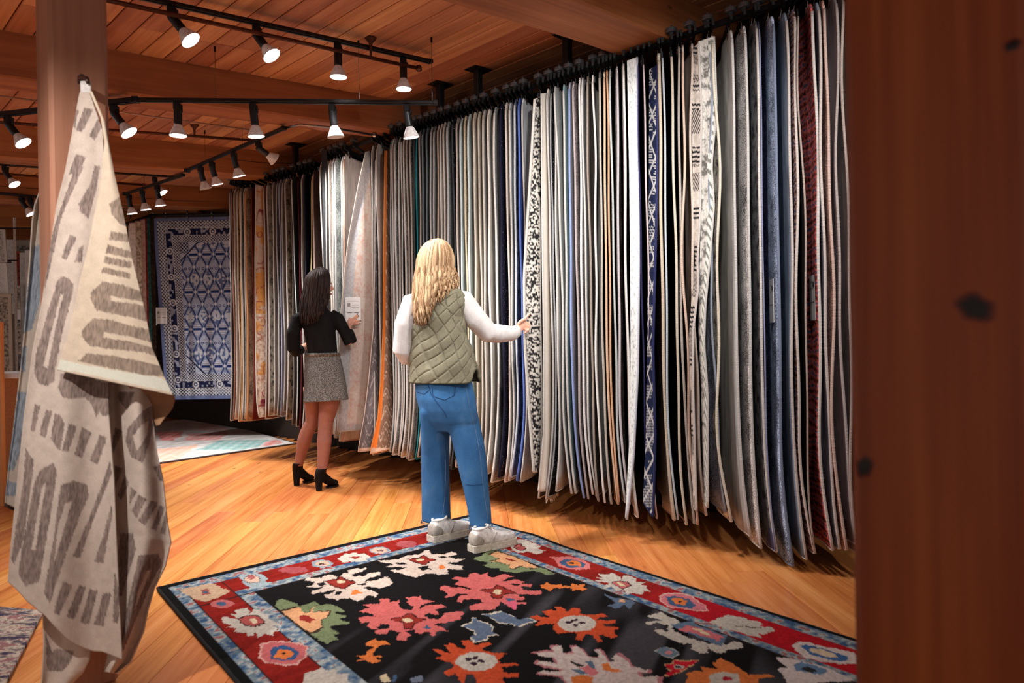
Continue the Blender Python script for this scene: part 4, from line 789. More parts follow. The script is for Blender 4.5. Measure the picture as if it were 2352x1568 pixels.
paint('Z', [(1490, 415), (1560, 410), (1640, 400), (1680, 380), (1780, 370), (1800, 345), (1840, 340), (1860, 370), (1950, 370), (1990, 350), (2020, 370), (1960, 390), (2010, 400), (2080, 400), (2050, 420), (1960, 430), (2070, 450), (2060, 475), (1960, 470), (1970, 500), (1900, 510), (1830, 500), (1740, 525), (1640, 500), (1570, 480), (1640, 475), (1700, 460), (1620, 455), (1530, 460), (1600, 440), (1560, 430)], (200, 180, 166))
for q in ([(1600, 430), (1660, 425), (1690, 435), (1640, 445)], [(1760, 460), (1830, 450), (1850, 475), (1790, 480)], [(1890, 385), (1950, 380), (1960, 395), (1900, 395)]): paint('Z', q, (22, 19, 20))
paint('Z', [(1690, 405), (1770, 400), (1800, 378), (1830, 400), (1880, 410), (1830, 425), (1800, 440), (1760, 425)], DR, (50, 24, 22)); oval('Z', 1780, 408, 25, 11, CM); paint('Z', [(1900, 455), (1930, 440), (1960, 460), (1920, 475)], OR)
paint('A', [(1100, 870), (1110, 830), (1160, 800), (1200, 820), (1290, 850), (1330, 870), (1420, 850), (1470, 825), (1500, 860), (1600, 850), (1680, 875), (1750, 920), (1640, 930), (1780, 970), (1700, 990), (1800, 1030), (1680, 1050), (1600, 1060), (1700, 1130), (1640, 1140), (1690, 1180), (1580, 1220), (1520, 1200), (1400, 1110), (1200, 960)], GN); paint('A', [(1150, 920), (1240, 900), (1330, 880), (1350, 930), (1400, 940), (1480, 870), (1440, 930), (1600, 920), (1580, 970), (1520, 1000), (1540, 1060), (1480, 1100), (1420, 1120), (1330, 1060), (1230, 980)], PE, (60, 46, 34)); paint('A', [(1320, 960), (1390, 955), (1470, 1000), (1420, 1030), (1330, 1000)], DR)
paint('B', [(205, 860), (300, 840), (390, 850), (340, 810), (215, 795), (330, 740), (250, 725), (350, 705), (440, 705), (440, 655), (530, 655), (545, 690), (650, 675), (620, 720), (700, 770), (780, 775), (800, 740), (710, 690), (760, 670), (710, 645), (800, 625), (870, 630), (900, 660), (1040, 680), (960, 700), (880, 720), (860, 770), (950, 720), (1100, 710), (1170, 740), (1060, 770), (1030, 780), (1080, 825), (960, 810), (900, 830), (950, 860), (1060, 880), (1110, 850), (1140, 800), (1300, 790), (1370, 815), (1310, 850), (1300, 880), (1180, 910), (1050, 920), (1020, 940), (1100, 960), (1170, 1000), (1060, 1000), (1030, 1055), (980, 1050), (970, 1010), (910, 1010), (900, 1035), (830, 1030), (800, 990), (700, 1000), (770, 1050), (720, 1075), (710, 1110), (620, 1090), (620, 1060), (670, 1020), (540, 990), (490, 1045), (390, 1030), (390, 1000), (460, 985), (340, 985), (310, 950), (330, 900), (230, 920)], PK)
paint('B', [(400, 960), (450, 925), (540, 930), (530, 970), (440, 985)], (22, 19, 20)); paint('B', [(570, 870), (690, 850), (750, 810), (820, 850), (940, 890), (820, 910), (770, 970), (700, 975), (690, 910), (580, 890)], DR, (60, 28, 26)); oval('B', 740, 887, 56, 27, CM); paint('B', [(905, 965), (940, 945), (1000, 960), (960, 985)], BL)
paint('B', [(1080, 540), (1130, 505), (1200, 530), (1280, 530), (1440, 560), (1400, 530), (1230, 495), (1300, 460), (1220, 430), (1260, 415), (1380, 430), (1400, 380), (1470, 365), (1520, 390), (1610, 370), (1600, 410), (1680, 430), (1700, 400), (1780, 385), (1880, 410), (1800, 430), (1750, 470), (1830, 450), (1940, 440), (1995, 470), (1960, 490), (2080, 490), (2060, 525), (1960, 520), (1980, 560), (2080, 560), (2170, 560), (2185, 605), (2040, 605), (1920, 600), (1940, 630), (2000, 635), (2000, 660), (1910, 665), (1930, 695), (2025, 690), (2000, 715), (1920, 715), (1910, 770), (1840, 740), (1740, 690), (1680, 760), (1600, 780), (1500, 775), (1410, 780), (1410, 730), (1480, 700), (1560, 700), (1500, 660), (1430, 655), (1340, 660), (1310, 700), (1255, 685), (1280, 630), (1400, 600), (1270, 600), (1240, 630), (1150, 640), (1170, 600), (1140, 575)], PK)
paint('B', [(1830, 495), (1880, 480), (1960, 490), (1900, 515)], (22, 19, 20)); paint('B', [(1530, 565), (1650, 550), (1700, 510), (1770, 540), (1910, 585), (1780, 600), (1720, 650), (1650, 630), (1650, 590)], DR, (60, 28, 26)); oval('B', 1705, 578, 50, 22, CM); paint('B', [(1790, 660), (1840, 650), (1900, 665), (1820, 685)], BL); paint('B', [(1780, 690), (1910, 680), (1920, 740), (1890, 770)], (206, 92, 116))
for q in ([(1330, 955), (1440, 910), (1440, 860), (1480, 870), (1490, 890), (1620, 940), (1650, 970), (1630, 1010), (1710, 1040), (1610, 1050), (1590, 1085), (1450, 1125), (1430, 1080), (1400, 1060), (1480, 1045), (1460, 1000)], [(1540, 830), (1640, 820), (1750, 795), (1830, 830), (1940, 880), (2020, 860), (2110, 890), (1980, 930), (1950, 955), (1850, 925), (1720, 910), (1640, 860)]): paint('B', q, (92, 104, 124), (198, 186, 168))
paint('B', [(270, 1130), (340, 1110), (390, 1085), (420, 1110), (500, 1105), (500, 1135), (550, 1150), (460, 1160), (400, 1190), (370, 1240), (360, 1270), (460, 1285), (380, 1310), (460, 1330), (350, 1355), (270, 1320), (170, 1335), (260, 1300), (180, 1275), (290, 1270), (310, 1220), (370, 1180), (300, 1165)], OR)
paint('B', [(1000, 1210), (1050, 1195), (1200, 1245), (1140, 1160), (1200, 1135), (1310, 1185), (1370, 1210), (1310, 1110), (1390, 1100), (1470, 1160), (1600, 1125), (1640, 1145), (1550, 1200), (1580, 1230), (1700, 1240), (1810, 1250), (1720, 1310), (1730, 1360), (1900, 1345), (1940, 1370), (1760, 1400), (1760, 1450), (1940, 1470), (1920, 1500), (1770, 1510), (1780, 1600), (1500, 1600), (1450, 1480), (1380, 1470), (1330, 1590), (1250, 1460), (1180, 1500), (1120, 1450), (1240, 1390), (1200, 1340), (1020, 1300), (1130, 1275)], RO); oval('B', 1475, 1335, 228, 104, WH)
for x, y in ((1470, 1295), (1395, 1310), (1530, 1330), (1455, 1360)): oval('B', x, y, 36, 19, (48, 26, 40))
paint('B', [(440, 1490), (500, 1470), (560, 1560), (460, 1560)], CM); paint('B', [(560, 1560), (580, 1490), (625, 1475), (610, 1560)], BL); paint('B', [(760, 1520), (870, 1480), (915, 1500), (900, 1560), (780, 1560)], (104, 112, 128))
paint('B', [(1440, 220), (1520, 190), (1600, 130), (1700, 120), (1760, 150), (1850, 180), (2000, 260), (2200, 320), (2330, 380), (2260, 390), (2180, 370), (2090, 350), (1990, 355), (1900, 380), (1840, 360), (1740, 350), (1720, 320), (1640, 320), (1540, 290), (1650, 260), (1560, 250)], GN); paint('B', [(1620, 180), (1700, 140), (1800, 170), (1900, 200), (2050, 270), (2150, 310), (2050, 320), (1950, 290), (1880, 330), (1830, 320), (1840, 280), (1740, 260), (1640, 250), (1740, 220)], PE, (70, 56, 42)); paint('B', [(1770, 205), (1860, 220), (1910, 250), (1830, 245)], DR)
paint('C', [(-30, 190), (60, 180), (130, 190), (270, 250), (230, 270), (310, 290), (220, 330), (160, 300), (60, 310), (-20, 290)], WH); paint('C', [(10, 225), (60, 230), (120, 265), (60, 285), (10, 260)], (160, 80, 78), (60, 30, 28))
paint('C', [(360, 345), (450, 350), (560, 345), (680, 375), (750, 430), (750, 470), (640, 480), (520, 465), (440, 440), (410, 390)], (196, 110, 108)); paint('C', [(440, 390), (500, 370), (620, 380), (700, 420), (690, 455), (560, 455), (470, 430)], BL); paint('C', [(510, 400), (590, 385), (650, 410), (660, 440), (560, 435)], OR); oval('C', 570, 410, 22, 11, (30, 26, 30))
paint('C', [(780, 545), (870, 550), (820, 515), (900, 520), (960, 510), (1020, 530), (1060, 570), (1070, 530), (1150, 545), (1200, 560), (1200, 590), (1290, 600), (1230, 625), (1320, 640), (1280, 650), (1350, 690), (1270, 685), (1260, 725), (1170, 700), (1100, 720), (1080, 680), (1000, 680), (960, 640), (880, 660), (900, 630), (930, 600), (830, 600), (790, 580), (880, 575)], WH); paint('C', [(960, 600), (1010, 590), (1100, 600), (1140, 630), (1070, 660), (1000, 630)], (176, 92, 92), (60, 30, 28)); paint('C', [(1010, 600), (1070, 610), (1100, 630), (1050, 635)], CM)
paint('D', [(175, 350), (250, 320), (400, 320), (500, 345), (640, 440), (670, 495), (560, 495), (420, 475), (270, 455), (190, 400)], (200, 112, 118), (206, 160, 150)); paint('D', [(235, 355), (330, 340), (470, 370), (550, 440), (520, 475), (380, 460), (270, 430)], BL); paint('D', [(280, 370), (400, 365), (470, 400), (440, 440), (340, 430)], OR); oval('D', 385, 405, 25, 12, (30, 26, 30))
paint('C', [(260, 630), (330, 600), (380, 630), (470, 625), (560, 640), (580, 610), (620, 625), (690, 620), (680, 650), (720, 660), (680, 685), (620, 670), (580, 685), (560, 655), (400, 655), (360, 680), (290, 655)], OR)
paint('C', [(160, 940), (220, 925), (300, 950), (360, 945), (280, 885), (330, 870), (420, 880), (400, 840), (450, 835), (530, 890), (560, 855), (640, 850), (650, 900), (700, 915), (780, 920), (870, 905), (920, 930), (830, 950), (810, 975), (1000, 970), (980, 1000), (870, 1010), (900, 1040), (1030, 1045), (980, 1080), (1015, 1130), (950, 1150), (870, 1110), (830, 1120), (870, 1180), (820, 1190), (770, 1120), (700, 1110), (660, 1175), (590, 1165), (620, 1110), (560, 1085), (430, 1110), (390, 1060), (400, 1010), (310, 1010), (210, 1030), (240, 990), (270, 980)], RO); oval('C', 620, 1005, 186, 80, WH)
for x, y in ((595, 975), (545, 995), (670, 1000), (605, 1020)): oval('C', x, y, 34, 13, (48, 26, 40))
paint('C', [(880, 715), (960, 740), (1040, 760), (1150, 770), (1200, 800), (1130, 860), (1080, 820), (1010, 860), (900, 830), (1000, 800), (940, 760)], (84, 98, 118)); oval('C', 1065, 785, 34, 18, PE)
paint('C', [(200, 1305), (300, 1285), (390, 1280), (380, 1230), (460, 1220), (500, 1300), (590, 1300), (560, 1240), (620, 1230), (700, 1290), (720, 1340), (820, 1340), (830, 1310), (770, 1270), (830, 1265), (900, 1330), (920, 1390), (980, 1380), (970, 1320), (1000, 1300), (1080, 1350), (1150, 1430), (1310, 1460), (1300, 1490), (1210, 1480), (1240, 1530), (1420, 1520), (1380, 1640), (560, 1640), (480, 1520), (240, 1490), (270, 1470), (470, 1480), (470, 1450), (360, 1440), (230, 1400), (250, 1375), (340, 1380), (430, 1400), (400, 1340), (290, 1330)], (198, 180, 172), (176, 112, 116))
paint('C', [(700, 1380), (760, 1370), (800, 1460), (740, 1460)], (84, 104, 122)); paint('C', [(540, 1450), (640, 1455), (740, 1490), (680, 1510)], (84, 104, 122)); paint('C', [(850, 1400), (930, 1390), (960, 1450), (1070, 1470), (990, 1490), (880, 1460)], OR); paint('C', [(560, 1530), (660, 1510), (780, 1540), (760, 1620), (570, 1620)], OR); paint('C', [(640, 1440), (730, 1420), (840, 1490), (760, 1520)], (196, 110, 112)); paint('C', [(540, 1380), (600, 1380), (690, 1425), (620, 1430)], (40, 36, 34))
paint('D', [(690, 630), (800, 580), (920, 545), (1050, 575), (1200, 610), (1290, 640), (1240, 670), (1380, 685), (1415, 725), (1330, 740), (1350, 760), (1230, 750), (1260, 795), (1150, 780), (1060, 740), (940, 710), (820, 670)], WH); paint('D', [(980, 668), (1150, 675), (1310, 685), (1150, 690)], (50, 46, 46))
paint('D', [(20, 560), (120, 530), (170, 510), (260, 560), (400, 620), (300, 650), (310, 720), (400, 760), (500, 800), (620, 840), (700, 870), (800, 850), (830, 840), (880, 870), (960, 830), (1060, 860), (1080, 900), (1000, 920), (890, 930), (840, 965), (760, 940), (680, 900), (690, 960), (600, 965), (520, 920), (500, 860), (430, 860), (300, 820), (100, 720), (130, 690), (250, 730), (260, 660), (130, 630), (20, 660), (20, 620), (200, 610)], WH); paint('D', [(280, 650), (500, 620), (700, 700), (900, 780), (820, 890), (560, 780), (360, 700)], (92, 110, 130)); paint('D', [(360, 710), (470, 660), (640, 700), (850, 780), (800, 830), (620, 770)], (196, 104, 108)); paint('D', [(510, 690), (620, 700), (720, 770), (640, 760)], CM)
paint('D', [(120, 945), (210, 900), (300, 920), (375, 970), (290, 1020), (200, 985)], (100, 116, 130), (160, 160, 156)); paint('D', [(215, 955), (280, 935), (310, 965), (260, 985)], (190, 120, 124))
paint('D', [(220, 1090), (320, 1080), (320, 1040), (400, 1050), (580, 1050), (480, 1110), (270, 1215), (230, 1190), (290, 1150)], (188, 26, 44), (200, 150, 110)); oval('D', 370, 1115, 55, 27, WH); oval('D', 370, 1115, 30, 14, (44, 52, 50))
paint('D', [(440, 1190), (540, 1160), (640, 1160), (600, 1110), (720, 1120), (800, 1140), (740, 1070), (830, 1015), (930, 1060), (1060, 1150), (1130, 1200), (1340, 1190), (1400, 1220), (1250, 1240), (1150, 1340), (390, 1340), (480, 1220)], OR); paint('D', [(700, 1200), (850, 1170), (1020, 1180), (1040, 1340), (720, 1340)], WH); oval('D', 890, 1240, 52, 26, (170, 30, 44))
paint('D', [(1600, 880), (1680, 840), (1780, 850), (2000, 900), (2280, 960), (2300, 1080), (2150, 1085), (1900, 1050), (1740, 1010), (1640, 930)], (206, 190, 182)); paint('D', [(1680, 880), (1760, 870), (2000, 930), (2190, 1000), (2180, 1050), (2000, 1040), (1780, 960)], (64, 100, 148)); paint('D', [(1785, 915), (1900, 910), (2060, 970), (2090, 1010), (1950, 1000), (1820, 950)], (206, 186, 156))
paint('D', [(1420, 1010), (1560, 1010), (1700, 1050), (1900, 1100), (2300, 1261), (1560, 1300), (1440, 1130), (1530, 1120)], (206, 192, 186)); paint('D', [(1610, 1090), (1700, 1050), (1850, 1100), (2000, 1160), (1900, 1200), (1640, 1150)], (100, 128, 158)); paint('D', [(1680, 1130), (1750, 1110), (1870, 1150), (1800, 1180)], (48, 46, 46))
Cc *= (.66 + .34 * vnoise(A_, B_, 130, 11))[..., None]
V = np.stack([WX - rF.x - wobA * e1.x * 0, WY - rF.y, WZ + .0015 * vnoise(A_, B_, 90, 3)], -1).reshape(-1, 3)
fs = [(i * NB + j, i * NB + j + 1, (i + 1) * NB + j + 1, (i + 1) * NB + j) for i in range(NA - 1) for j in range(NB - 1)]
fr = thing('floor_rug', 'large black floral rug with red and blue border on the pine floor', 'rug', (rF.x, rF.y, 0))
m = mesh('pile', V, fs, True); setcol(m, Cc.reshape(-1, 3)); obj('pile', m, attr('floral_pile', .95, 500, .5, .3, (1, 1, 1), 0, .06), fr)
bm = bmesh.new(); rim = [(0, j) for j in range(0, NB, 6)] + [(i, NB - 1) for i in range(0, NA, 6)] + [(NA - 1, j) for j in range(NB - 1, 0, -6)] + [(i, 0) for i in range(NA - 1, 0, -6)]
VV = V.reshape(NA, NB, 3); tube(bm, [Vector(VV[i, j]) - Vector((0, 0, .0055)) for i, j in rim] + [Vector(VV[0, 0]) - Vector((0, 0, .0055))], .0075, 6); obj('binding', bm, plain('rug_black_edge', (20, 18, 19), .95), fr, True)

# ------------------------------------------------------------------ other rugs on the floor
def floor_sheet(name, c0, ea, eb, na, nb, z, colf, label, mat, edge=None):
    u, v = np.meshgrid(np.linspace(0, 1, na), np.linspace(0, 1, nb), indexing='ij'); X = c0.x + ea.x * u + eb.x * v; Y = c0.y + ea.y * u + eb.y * v; Z = z + .004 * vnoise(X, Y, 4, 2) * np.minimum(1, 8 * np.minimum(np.minimum(u, 1 - u), np.minimum(v, 1 - v)))
    zz = -H; kx = 1176 + F * (X * CR - zz * SR) / Y; ky = 784 - F * (X * SR + zz * CR) / Y
    col = colf(X, Y, kx, ky, u, v); t = thing(name, label, 'rug', (c0.x, c0.y, 0))
    m = mesh('pile', np.stack([X - c0.x, Y - c0.y, Z], -1).reshape(-1, 3), [(i * nb + j, i * nb + j + 1, (i + 1) * nb + j + 1, (i + 1) * nb + j) for i in range(na - 1) for j in range(nb - 1)], True)
    setcol(m, col.reshape(-1, 3)); o = obj('pile', m, mat, t); sd = o.modifiers.new('thick', 'SOLIDIFY'); sd.thickness = z * .9; sd.offset = -1
    if (m.polygons[0].normal.z < 0): m.flip_normals()
    return t
def c_patch(X, Y, kx, ky, u, v):
    C = cmixv(linv((216, 210, 206)), linv((186, 182, 180)), vnoise(X, Y, 6, 1).ravel()).reshape(*X.shape, 3); jx = kx + (vnoise(X, Y, 9, 2) - .5) * 10
    def pp(P, c, a=1.):
        k = inpoly(jx, ky, [(340 + x / 3.537, 930 + y / 3.537) for x, y in P]); C[k] = C[k] * (1 - a) + linv(c) * a
    pp([(390, 375), (560, 295), (985, 290), (900, 350), (740, 372)], (128, 172, 168)); pp([(60, 225), (280, 222), (270, 255), (200, 300), (100, 295)], (214, 112, 104)); pp([(330, 240), (650, 225), (590, 290), (300, 300)], (222, 148, 142)); pp([(60, 370), (420, 330), (350, 380), (270, 440), (100, 480)], (218, 172, 148)); pp([(430, 150), (540, 165), (640, 200), (640, 225), (400, 215)], (216, 150, 146), .6); pp([(920, 350), (985, 295), (1060, 290), (1100, 315)], (212, 130, 120)); pp([(60, 300), (560, 295), (480, 330), (60, 345)], (196, 190, 186)); pp([(70, 130), (200, 150), (330, 140), (320, 210), (80, 215)], (176, 168, 164), .7)
    ch = (((X * .62 + Y * .785) * 9) % 1 < .5) ^ (((X * -.588 + Y * .809) * 7) % 1 < .5); C[ch] = C[ch] * .6 + .4 * linv((214, 210, 208)); C *= (.82 + .3 * vnoise(X, Y, 14, 4) )[..., None]; C[(u < .01) | (v < .012)] = linv((70, 60, 58)); return C
p0 = fl(683, 1020); floor_sheet('floor_rug', p0, Vector((-.62, -.785, 0)) * 2.5, Vector((-.6, .8, 0)) * 3.9, 150, 220, .012, c_patch, 'pale patchwork plaid rug in coral and teal on the floor', M_flat)
def c_shag(X, Y, kx, ky, u, v):
    q = vnoise(X * 1.2 + Y * .4, Y * 4 - X, 14, 1) * .55 + vnoise(X, Y * 2.5, 45, 2) * .45; C = np.zeros((*X.shape, 3))
    for lo, hi, c in ((0, .33, (66, 58, 78)), (.33, .43, (110, 98, 100)), (.43, .55, (164, 148, 134)), (.55, .66, (190, 174, 158)), (.66, 2, (146, 104, 104))): C[(q >= lo) & (q < hi)] = linv(c)
    return C
p0 = fl(100, 1412); pa = fl(8, 1590); pb = fl(-120, 1392); floor_sheet('floor_rug', p0, (pa - p0) * 1.3, (pb - p0) * 1.2, 120, 120, .02, c_shag, 'purple-grey and cream streaked shag rug beside the timber post', attr('shag_attr', .95, 240, .9, .4))
def c_pale(X, Y, kx, ky, u, v): return cmixv(linv((206, 202, 200)), linv((150, 148, 150)), np.clip((vnoise(X, Y, 3, 5) - .35) * 2, 0, 1).ravel()).reshape(*X.shape, 3)
floor_sheet('floor_rug', fl(70, 940), Vector((-1.9, -.6, 0)), Vector((-.5, 1.3, 0)), 60, 60, .01, c_pale, 'pale grey marbled rug on the floor beyond the counter', M_flat)
floor_sheet('floor_rug', fl(60, 893), Vector((-2.2, -.4, 0)), Vector((-.2, 1.5, 0)), 60, 60, .01, c_pale, 'far silver grey rug on the floor behind the counter', M_flat)

# ------------------------------------------------------------------ the hanging blue lattice rug
BY = 8.4
def c_blue(X, Y, s, t):
    # metres from the left edge and from the top
    W_r, H_r = 1.62, 2.115; a = s * W_r; b = t * H_r; e = np.minimum(np.minimum(a, W_r - a), np.minimum(b, H_r - b)); C = np.zeros((len(X), 3)); C[:] = linv((104, 114, 150))
    along = np.where(np.minimum(a, W_r - a) < np.minimum(b, H_r - b), b, a); n1 = vnoise(a, b, 45, 1)
    g = (e > .04) & (e < .125); k = (np.sin(along * 150) * np.sin(e * 170) > -.1); C[g] = linv((34, 38, 66)); C[g & k] = linv((188, 190, 196))
    g = (e >= .125) & (e < .215); C[g] = linv((30, 34, 66)); d = np.hypot(((along + .06) % .3) - .15, e - .17); C[g & (d < .04)] = linv((198, 198, 202)); C[g & (d < .024)] = linv((40, 48, 90)); C[g & (d < .011)] = linv((200, 200, 204)); C[g & (d > .05) & (vnoise(a, b, 34, 3) > .6)] = linv((150, 154, 172)); C[g & ((e < .132) | (e > .208))] = linv((196, 196, 200))
    g = (e >= .215) & (e < .29); k = (np.sin(along * 190) * np.sin(e * 200 + 1) > -.05); C[g] = linv((38, 42, 74)); C[g & k] = linv((192, 194, 200))
    f = e >= .29; C[f] = linv((132, 144, 176)); p, q = .158, .29; u = ((a - .29) / p + (b - .29) / q); w = ((a - .29) / p - (b - .29) / q); du = abs(u - np.round(u)); dw = abs(w - np.round(w)); cu = u - np.floor(u) - .5; cw = w - np.floor(w) - .5
    my = (cu - cw) * q / 2; mx = (cu + cw) * p / 2; idx = (np.floor(u) + 2 * np.floor(w)).astype(int) % 3
    bl = (np.hypot(mx * 1.5, my) < .075); C[f & bl & (idx == 0)] = linv((192, 196, 206)); C[f & bl & (idx == 1) & (np.sin(my * 260) > -.2)] = linv((196, 196, 204)); C[f & bl & (idx == 2)] = linv((166, 174, 196))
    C[f & (abs(my) < .012) & (abs(mx) < .05) & (idx == 1)] = linv((30, 46, 100)); dd = np.hypot(abs(mx) - .026, my - .02); C[f & (idx == 2) & (dd < .016)] = linv((36, 52, 106)); C[f & (idx == 2) & (dd < .007)] = linv((190, 196, 210)); C[f & (idx == 0) & (vnoise(a, b, 50, 5) > .62)] = linv((92, 106, 146))
    C[f & ((du < .06) | (dw < .06))] = linv((48, 62, 104)); C[f & (du < .1) & (dw < .1)] = linv((206, 208, 214))
    cn = (np.minimum(a, W_r - a) - .29 + np.minimum(b, H_r - b) - .29 < .22) & f; st = cn & (np.minimum(a, W_r - a) < .4) & (np.minimum(b, H_r - b) < .42); C[cn] = linv((176, 182, 200)); C[st & (np.sin(a * 160) * np.sin(b * 160) > 0)] = linv((28, 32, 60)); ed = abs(np.minimum(a, W_r - a) + np.minimum(b, H_r - b) - .8) < .012; C[ed & f] = linv((30, 36, 70))
    return C * (.85 + .3 * n1)[:, None]
br = sheet_px('hanging_rug', [(352, 501), (366, 700), (381, 917)], [(670, 493), (672, 700), (676, 912)], BY, BY, c_blue, attr('blue_pile', .9, 260, .3, .12), 'blue and white diamond lattice rug with dark floral border hung flat', 'rug', 300, 400, .01, .01, bind=(88, 100, 150), group='rugs hanging on the racks')
zr = at(352, 497, BY).z
t = thing('rug_rack', 'black rail with clips carrying the flat blue lattice rug', 'display rack', (at(352, 497, BY).x, BY, 0))
bm = bmesh.new(); a0 = at(296, 512, 7.7) - t.location; a1 = at(345, 495, BY) - t.location; tube(bm, [a1, at(690, 489, BY) - t.location], .02, 8); obj('rail', bm, M_blackp, t); bm = bmesh.new(); tube(bm, [at(270, 522, 7.3) - t.location, a1], .02, 8); obj('side_rail', bm, M_blackp, t)
for px in (352, 380, 430, 486, 520):
    c = bpy.data.objects.new('hanging_clip', clip_me); COL.objects.link(c); c.parent = t; c.location = at(px, 500, BY - .012) - t.location; c.scale = (1.6, 1.6, 1.2)
for k, px in enumerate((300, 430)):
    p = at(px, 500, BY); bm = bmesh.new(); tube(bm, [p - t.location, Vector((p.x, p.y, ceil_z(p.x, p.y))) - t.location], .008, 6); obj('drop_rod', bm, M_blackp, t)
def pxcard(p, w, h, root, yaw=0., marks=True):
    bm = bmesh.new(); box(bm, p, (w, .003, h), Matrix.Rotation(yaw, 3, 'Z'), .0008); c = obj('price_card', bm, M_card, root); c['label'] = 'white printed price card'
    bm = bmesh.new(); Mz = Matrix.Rotation(yaw, 3, 'Z')
    for x, z, ww, hh in ((-.22, -.1, .3, .022), (.22, -.1, .3, .022), (0, .36, .8, .008), (.15, .2, .5, .008), (.15, .1, .5, .008)):
        box(bm, p + Mz @ Vector((x * w, -.0022, z * h)), (ww * w, .001, hh * h), Mz)
    obj('printed_rule', bm, M_ink if marks else M_inkg, c)
    bm = bmesh.new(); box(bm, p + Mz @ Vector((-.27 * w, -.0022, .2 * h)), (.2 * w, .001, .14 * h), Mz); obj('printed_block', bm, M_inkg, c)
pxcard(at(371, 725, BY - .03) - br.location, .13, .19, br)
pxcard(at(352, 728, BY - .08) - br.location, .08, .19, br)
pxcard(at(811, 712, 5.625) - vr.location, .118, .2, vr, .1)
# the narrow rugs hanging beside it
def solid(c1, c2, s=.3):
    return lambda X, Y, S, T: cmixv(linv(c1), linv(c2), np.clip((vnoise(X, Y, s, 3) - .4) * 4, 0, 1))
for L0, R0, Yd, c1, c2, nm in ((296, 311, 7.6, (226, 222, 218), (200, 196, 192), 'white rug hanging by the far end of the blue rug rail'), (311, 323, 7.75, (214, 204, 186), (140, 130, 112), 'cream rug with small dark motifs near the blue lattice rug'), (323, 332, 7.9, (212, 184, 172), (190, 150, 140), 'pinkish beige rug near the blue lattice rug'), (332, 336, 8.0, (160, 50, 44), (120, 40, 38), 'thin crimson rug near the blue lattice rug'), (336, 343, 8.1, (60, 110, 104), (40, 80, 78), 'teal rug beside the dark brown rug'), (343, 353, 8.2, (70, 54, 44), (44, 34, 28), 'dark brown shaggy rug touching the blue lattice rug')):
    yt = np.interp(L0, [296, 343], [512, 498])
    sheet_px('hanging_rug', [(L0, yt), (L0 + 4, 700), (L0 + 9, 930)], [(R0, yt - 1), (R0 + 4, 700), (R0 + 9, 929)], Yd, Yd + .06, solid(c1, c2), M_flat, nm, 'rug', 10, 120, .01, .0, bind=tuple(min(255, x + 14) for x in c1), group='rugs hanging on the racks')

# ------------------------------------------------------------------ far left displays and the counter
def orn(c1, c2, s):
    def f(X, Y, S, T):
        k = (vnoise(X, Y, s, 2) * .5 + .5 * (np.sin(X * s * 5) * np.sin(Y * s * 5) * .5 + .5)); C = cmixv(linv(c1), linv(c2), np.clip((k - .42) * 5, 0, 1)); b = (S < .12) | (S > .88) | (T < .04) | (T > .97); C[b] = linv(c1); return C
    return f
for (x0, x1, y0, y1), Yd, c1, c2, s, nm in (((-40, 12, 527, 602), 8.2, (200, 196, 190), (120, 116, 114), .35, 'small patterned grey rug sample high on the display'), ((-40, 15, 604, 674), 8.2, (222, 220, 216), (200, 198, 196), .2, 'white rug sample below the patterned grey sample'), ((-40, 26, 674, 905), 8.0, (186, 174, 158), (92, 84, 78), .3, 'tan medallion rug hanging over the white counter'), ((33, 76, 551, 900), 9.6, (150, 144, 136), (70, 66, 64), .3, 'ornate grey bordered rug far behind the post'), ((38, 47, 577, 655), 9.2, (170, 80, 58), (60, 36, 32), .4, 'red and black runner far behind the throw'), ((46, 58, 580, 890), 9.0, (220, 218, 214), (186, 184, 182), .2, 'white runner with faint grey motifs far behind the throw'), ((58, 80, 574, 890), 8.9, (226, 224, 220), (206, 204, 202), .15, 'plain white rug far behind the throw'), ((35, 46, 656, 812), 8.9, (196, 188, 176), (50, 46, 44), .35, 'black and cream runner far behind the throw'), ((15, 32, 550, 720), 9.8, (224, 220, 214), (206, 202, 198), .1, 'blank off-white panel rug between the far samples')):
    o = sheet_px('hanging_rug', [(x0, y0), (x0 + 5, y1)], [(x1, y0), (x1 + 5, y1)], Yd, Yd, orn(c1, c2, s), M_flat, nm, 'rug', 40, 150, .01, .0, bind=c1, group='rugs hanging on far displays')
pxcard(at(42, 722, 8.85) - o.location, .06, .12, o, 0, False)
t = thing('rug_rack', 'black far display rail with rug samples behind the counter', 'display rack', (at(0, 600, 8.3).x, 8.3, 0))
for yy, x1 in ((598, 40), (602, 26), (677, 28), (524, 90)):
    bm = bmesh.new(); tube(bm, [at(-60, yy, 8.25) - t.location, at(x1, yy, 8.25) - t.location], .008, 6); obj('rail', bm, M_blackp, t)
bm = bmesh.new(); tube(bm, [at(33, 500, 8.3) - t.location, Vector((at(33, 500, 8.3).x, 8.3, 0)) - t.location], .015, 6); obj('upright', bm, plain('rack_white', (206, 200, 194), .5), t)
cp = fl(4, 1163); t = thing('service_counter', 'white topped counter with pine side panel behind the timber post', 'counter', (cp.x, cp.y, 0))
bm = bmesh.new(); box(bm, (-.2, .02, .65), (.42, .036, 1.3), None, .003); obj('side_panel', bm, wood('counter_pine', (170, 100, 50), (206, 140, 84), (222, 164, 108), 1, .4, 2, .4, 0, 0, .03), t)
bm = bmesh.new(); box(bm, (-.55, .33, .915), (1.35, .55, .035), None, .004); obj('counter_top', bm, plain('counter_white', (226, 226, 228), .3, 0, .5, .01), t)
bm = bmesh.new(); box(bm, (-.6, .33, .45), (1.0, .4, .9), None, .004); obj('cabinet', bm, plain('counter_body', (150, 104, 70), .5), t)
sp = fl(30, 1120); t = thing('office_stool', 'black stool with steel stem partly behind the grey-blue throw', 'stool', (sp.x - .02, sp.y, 0))
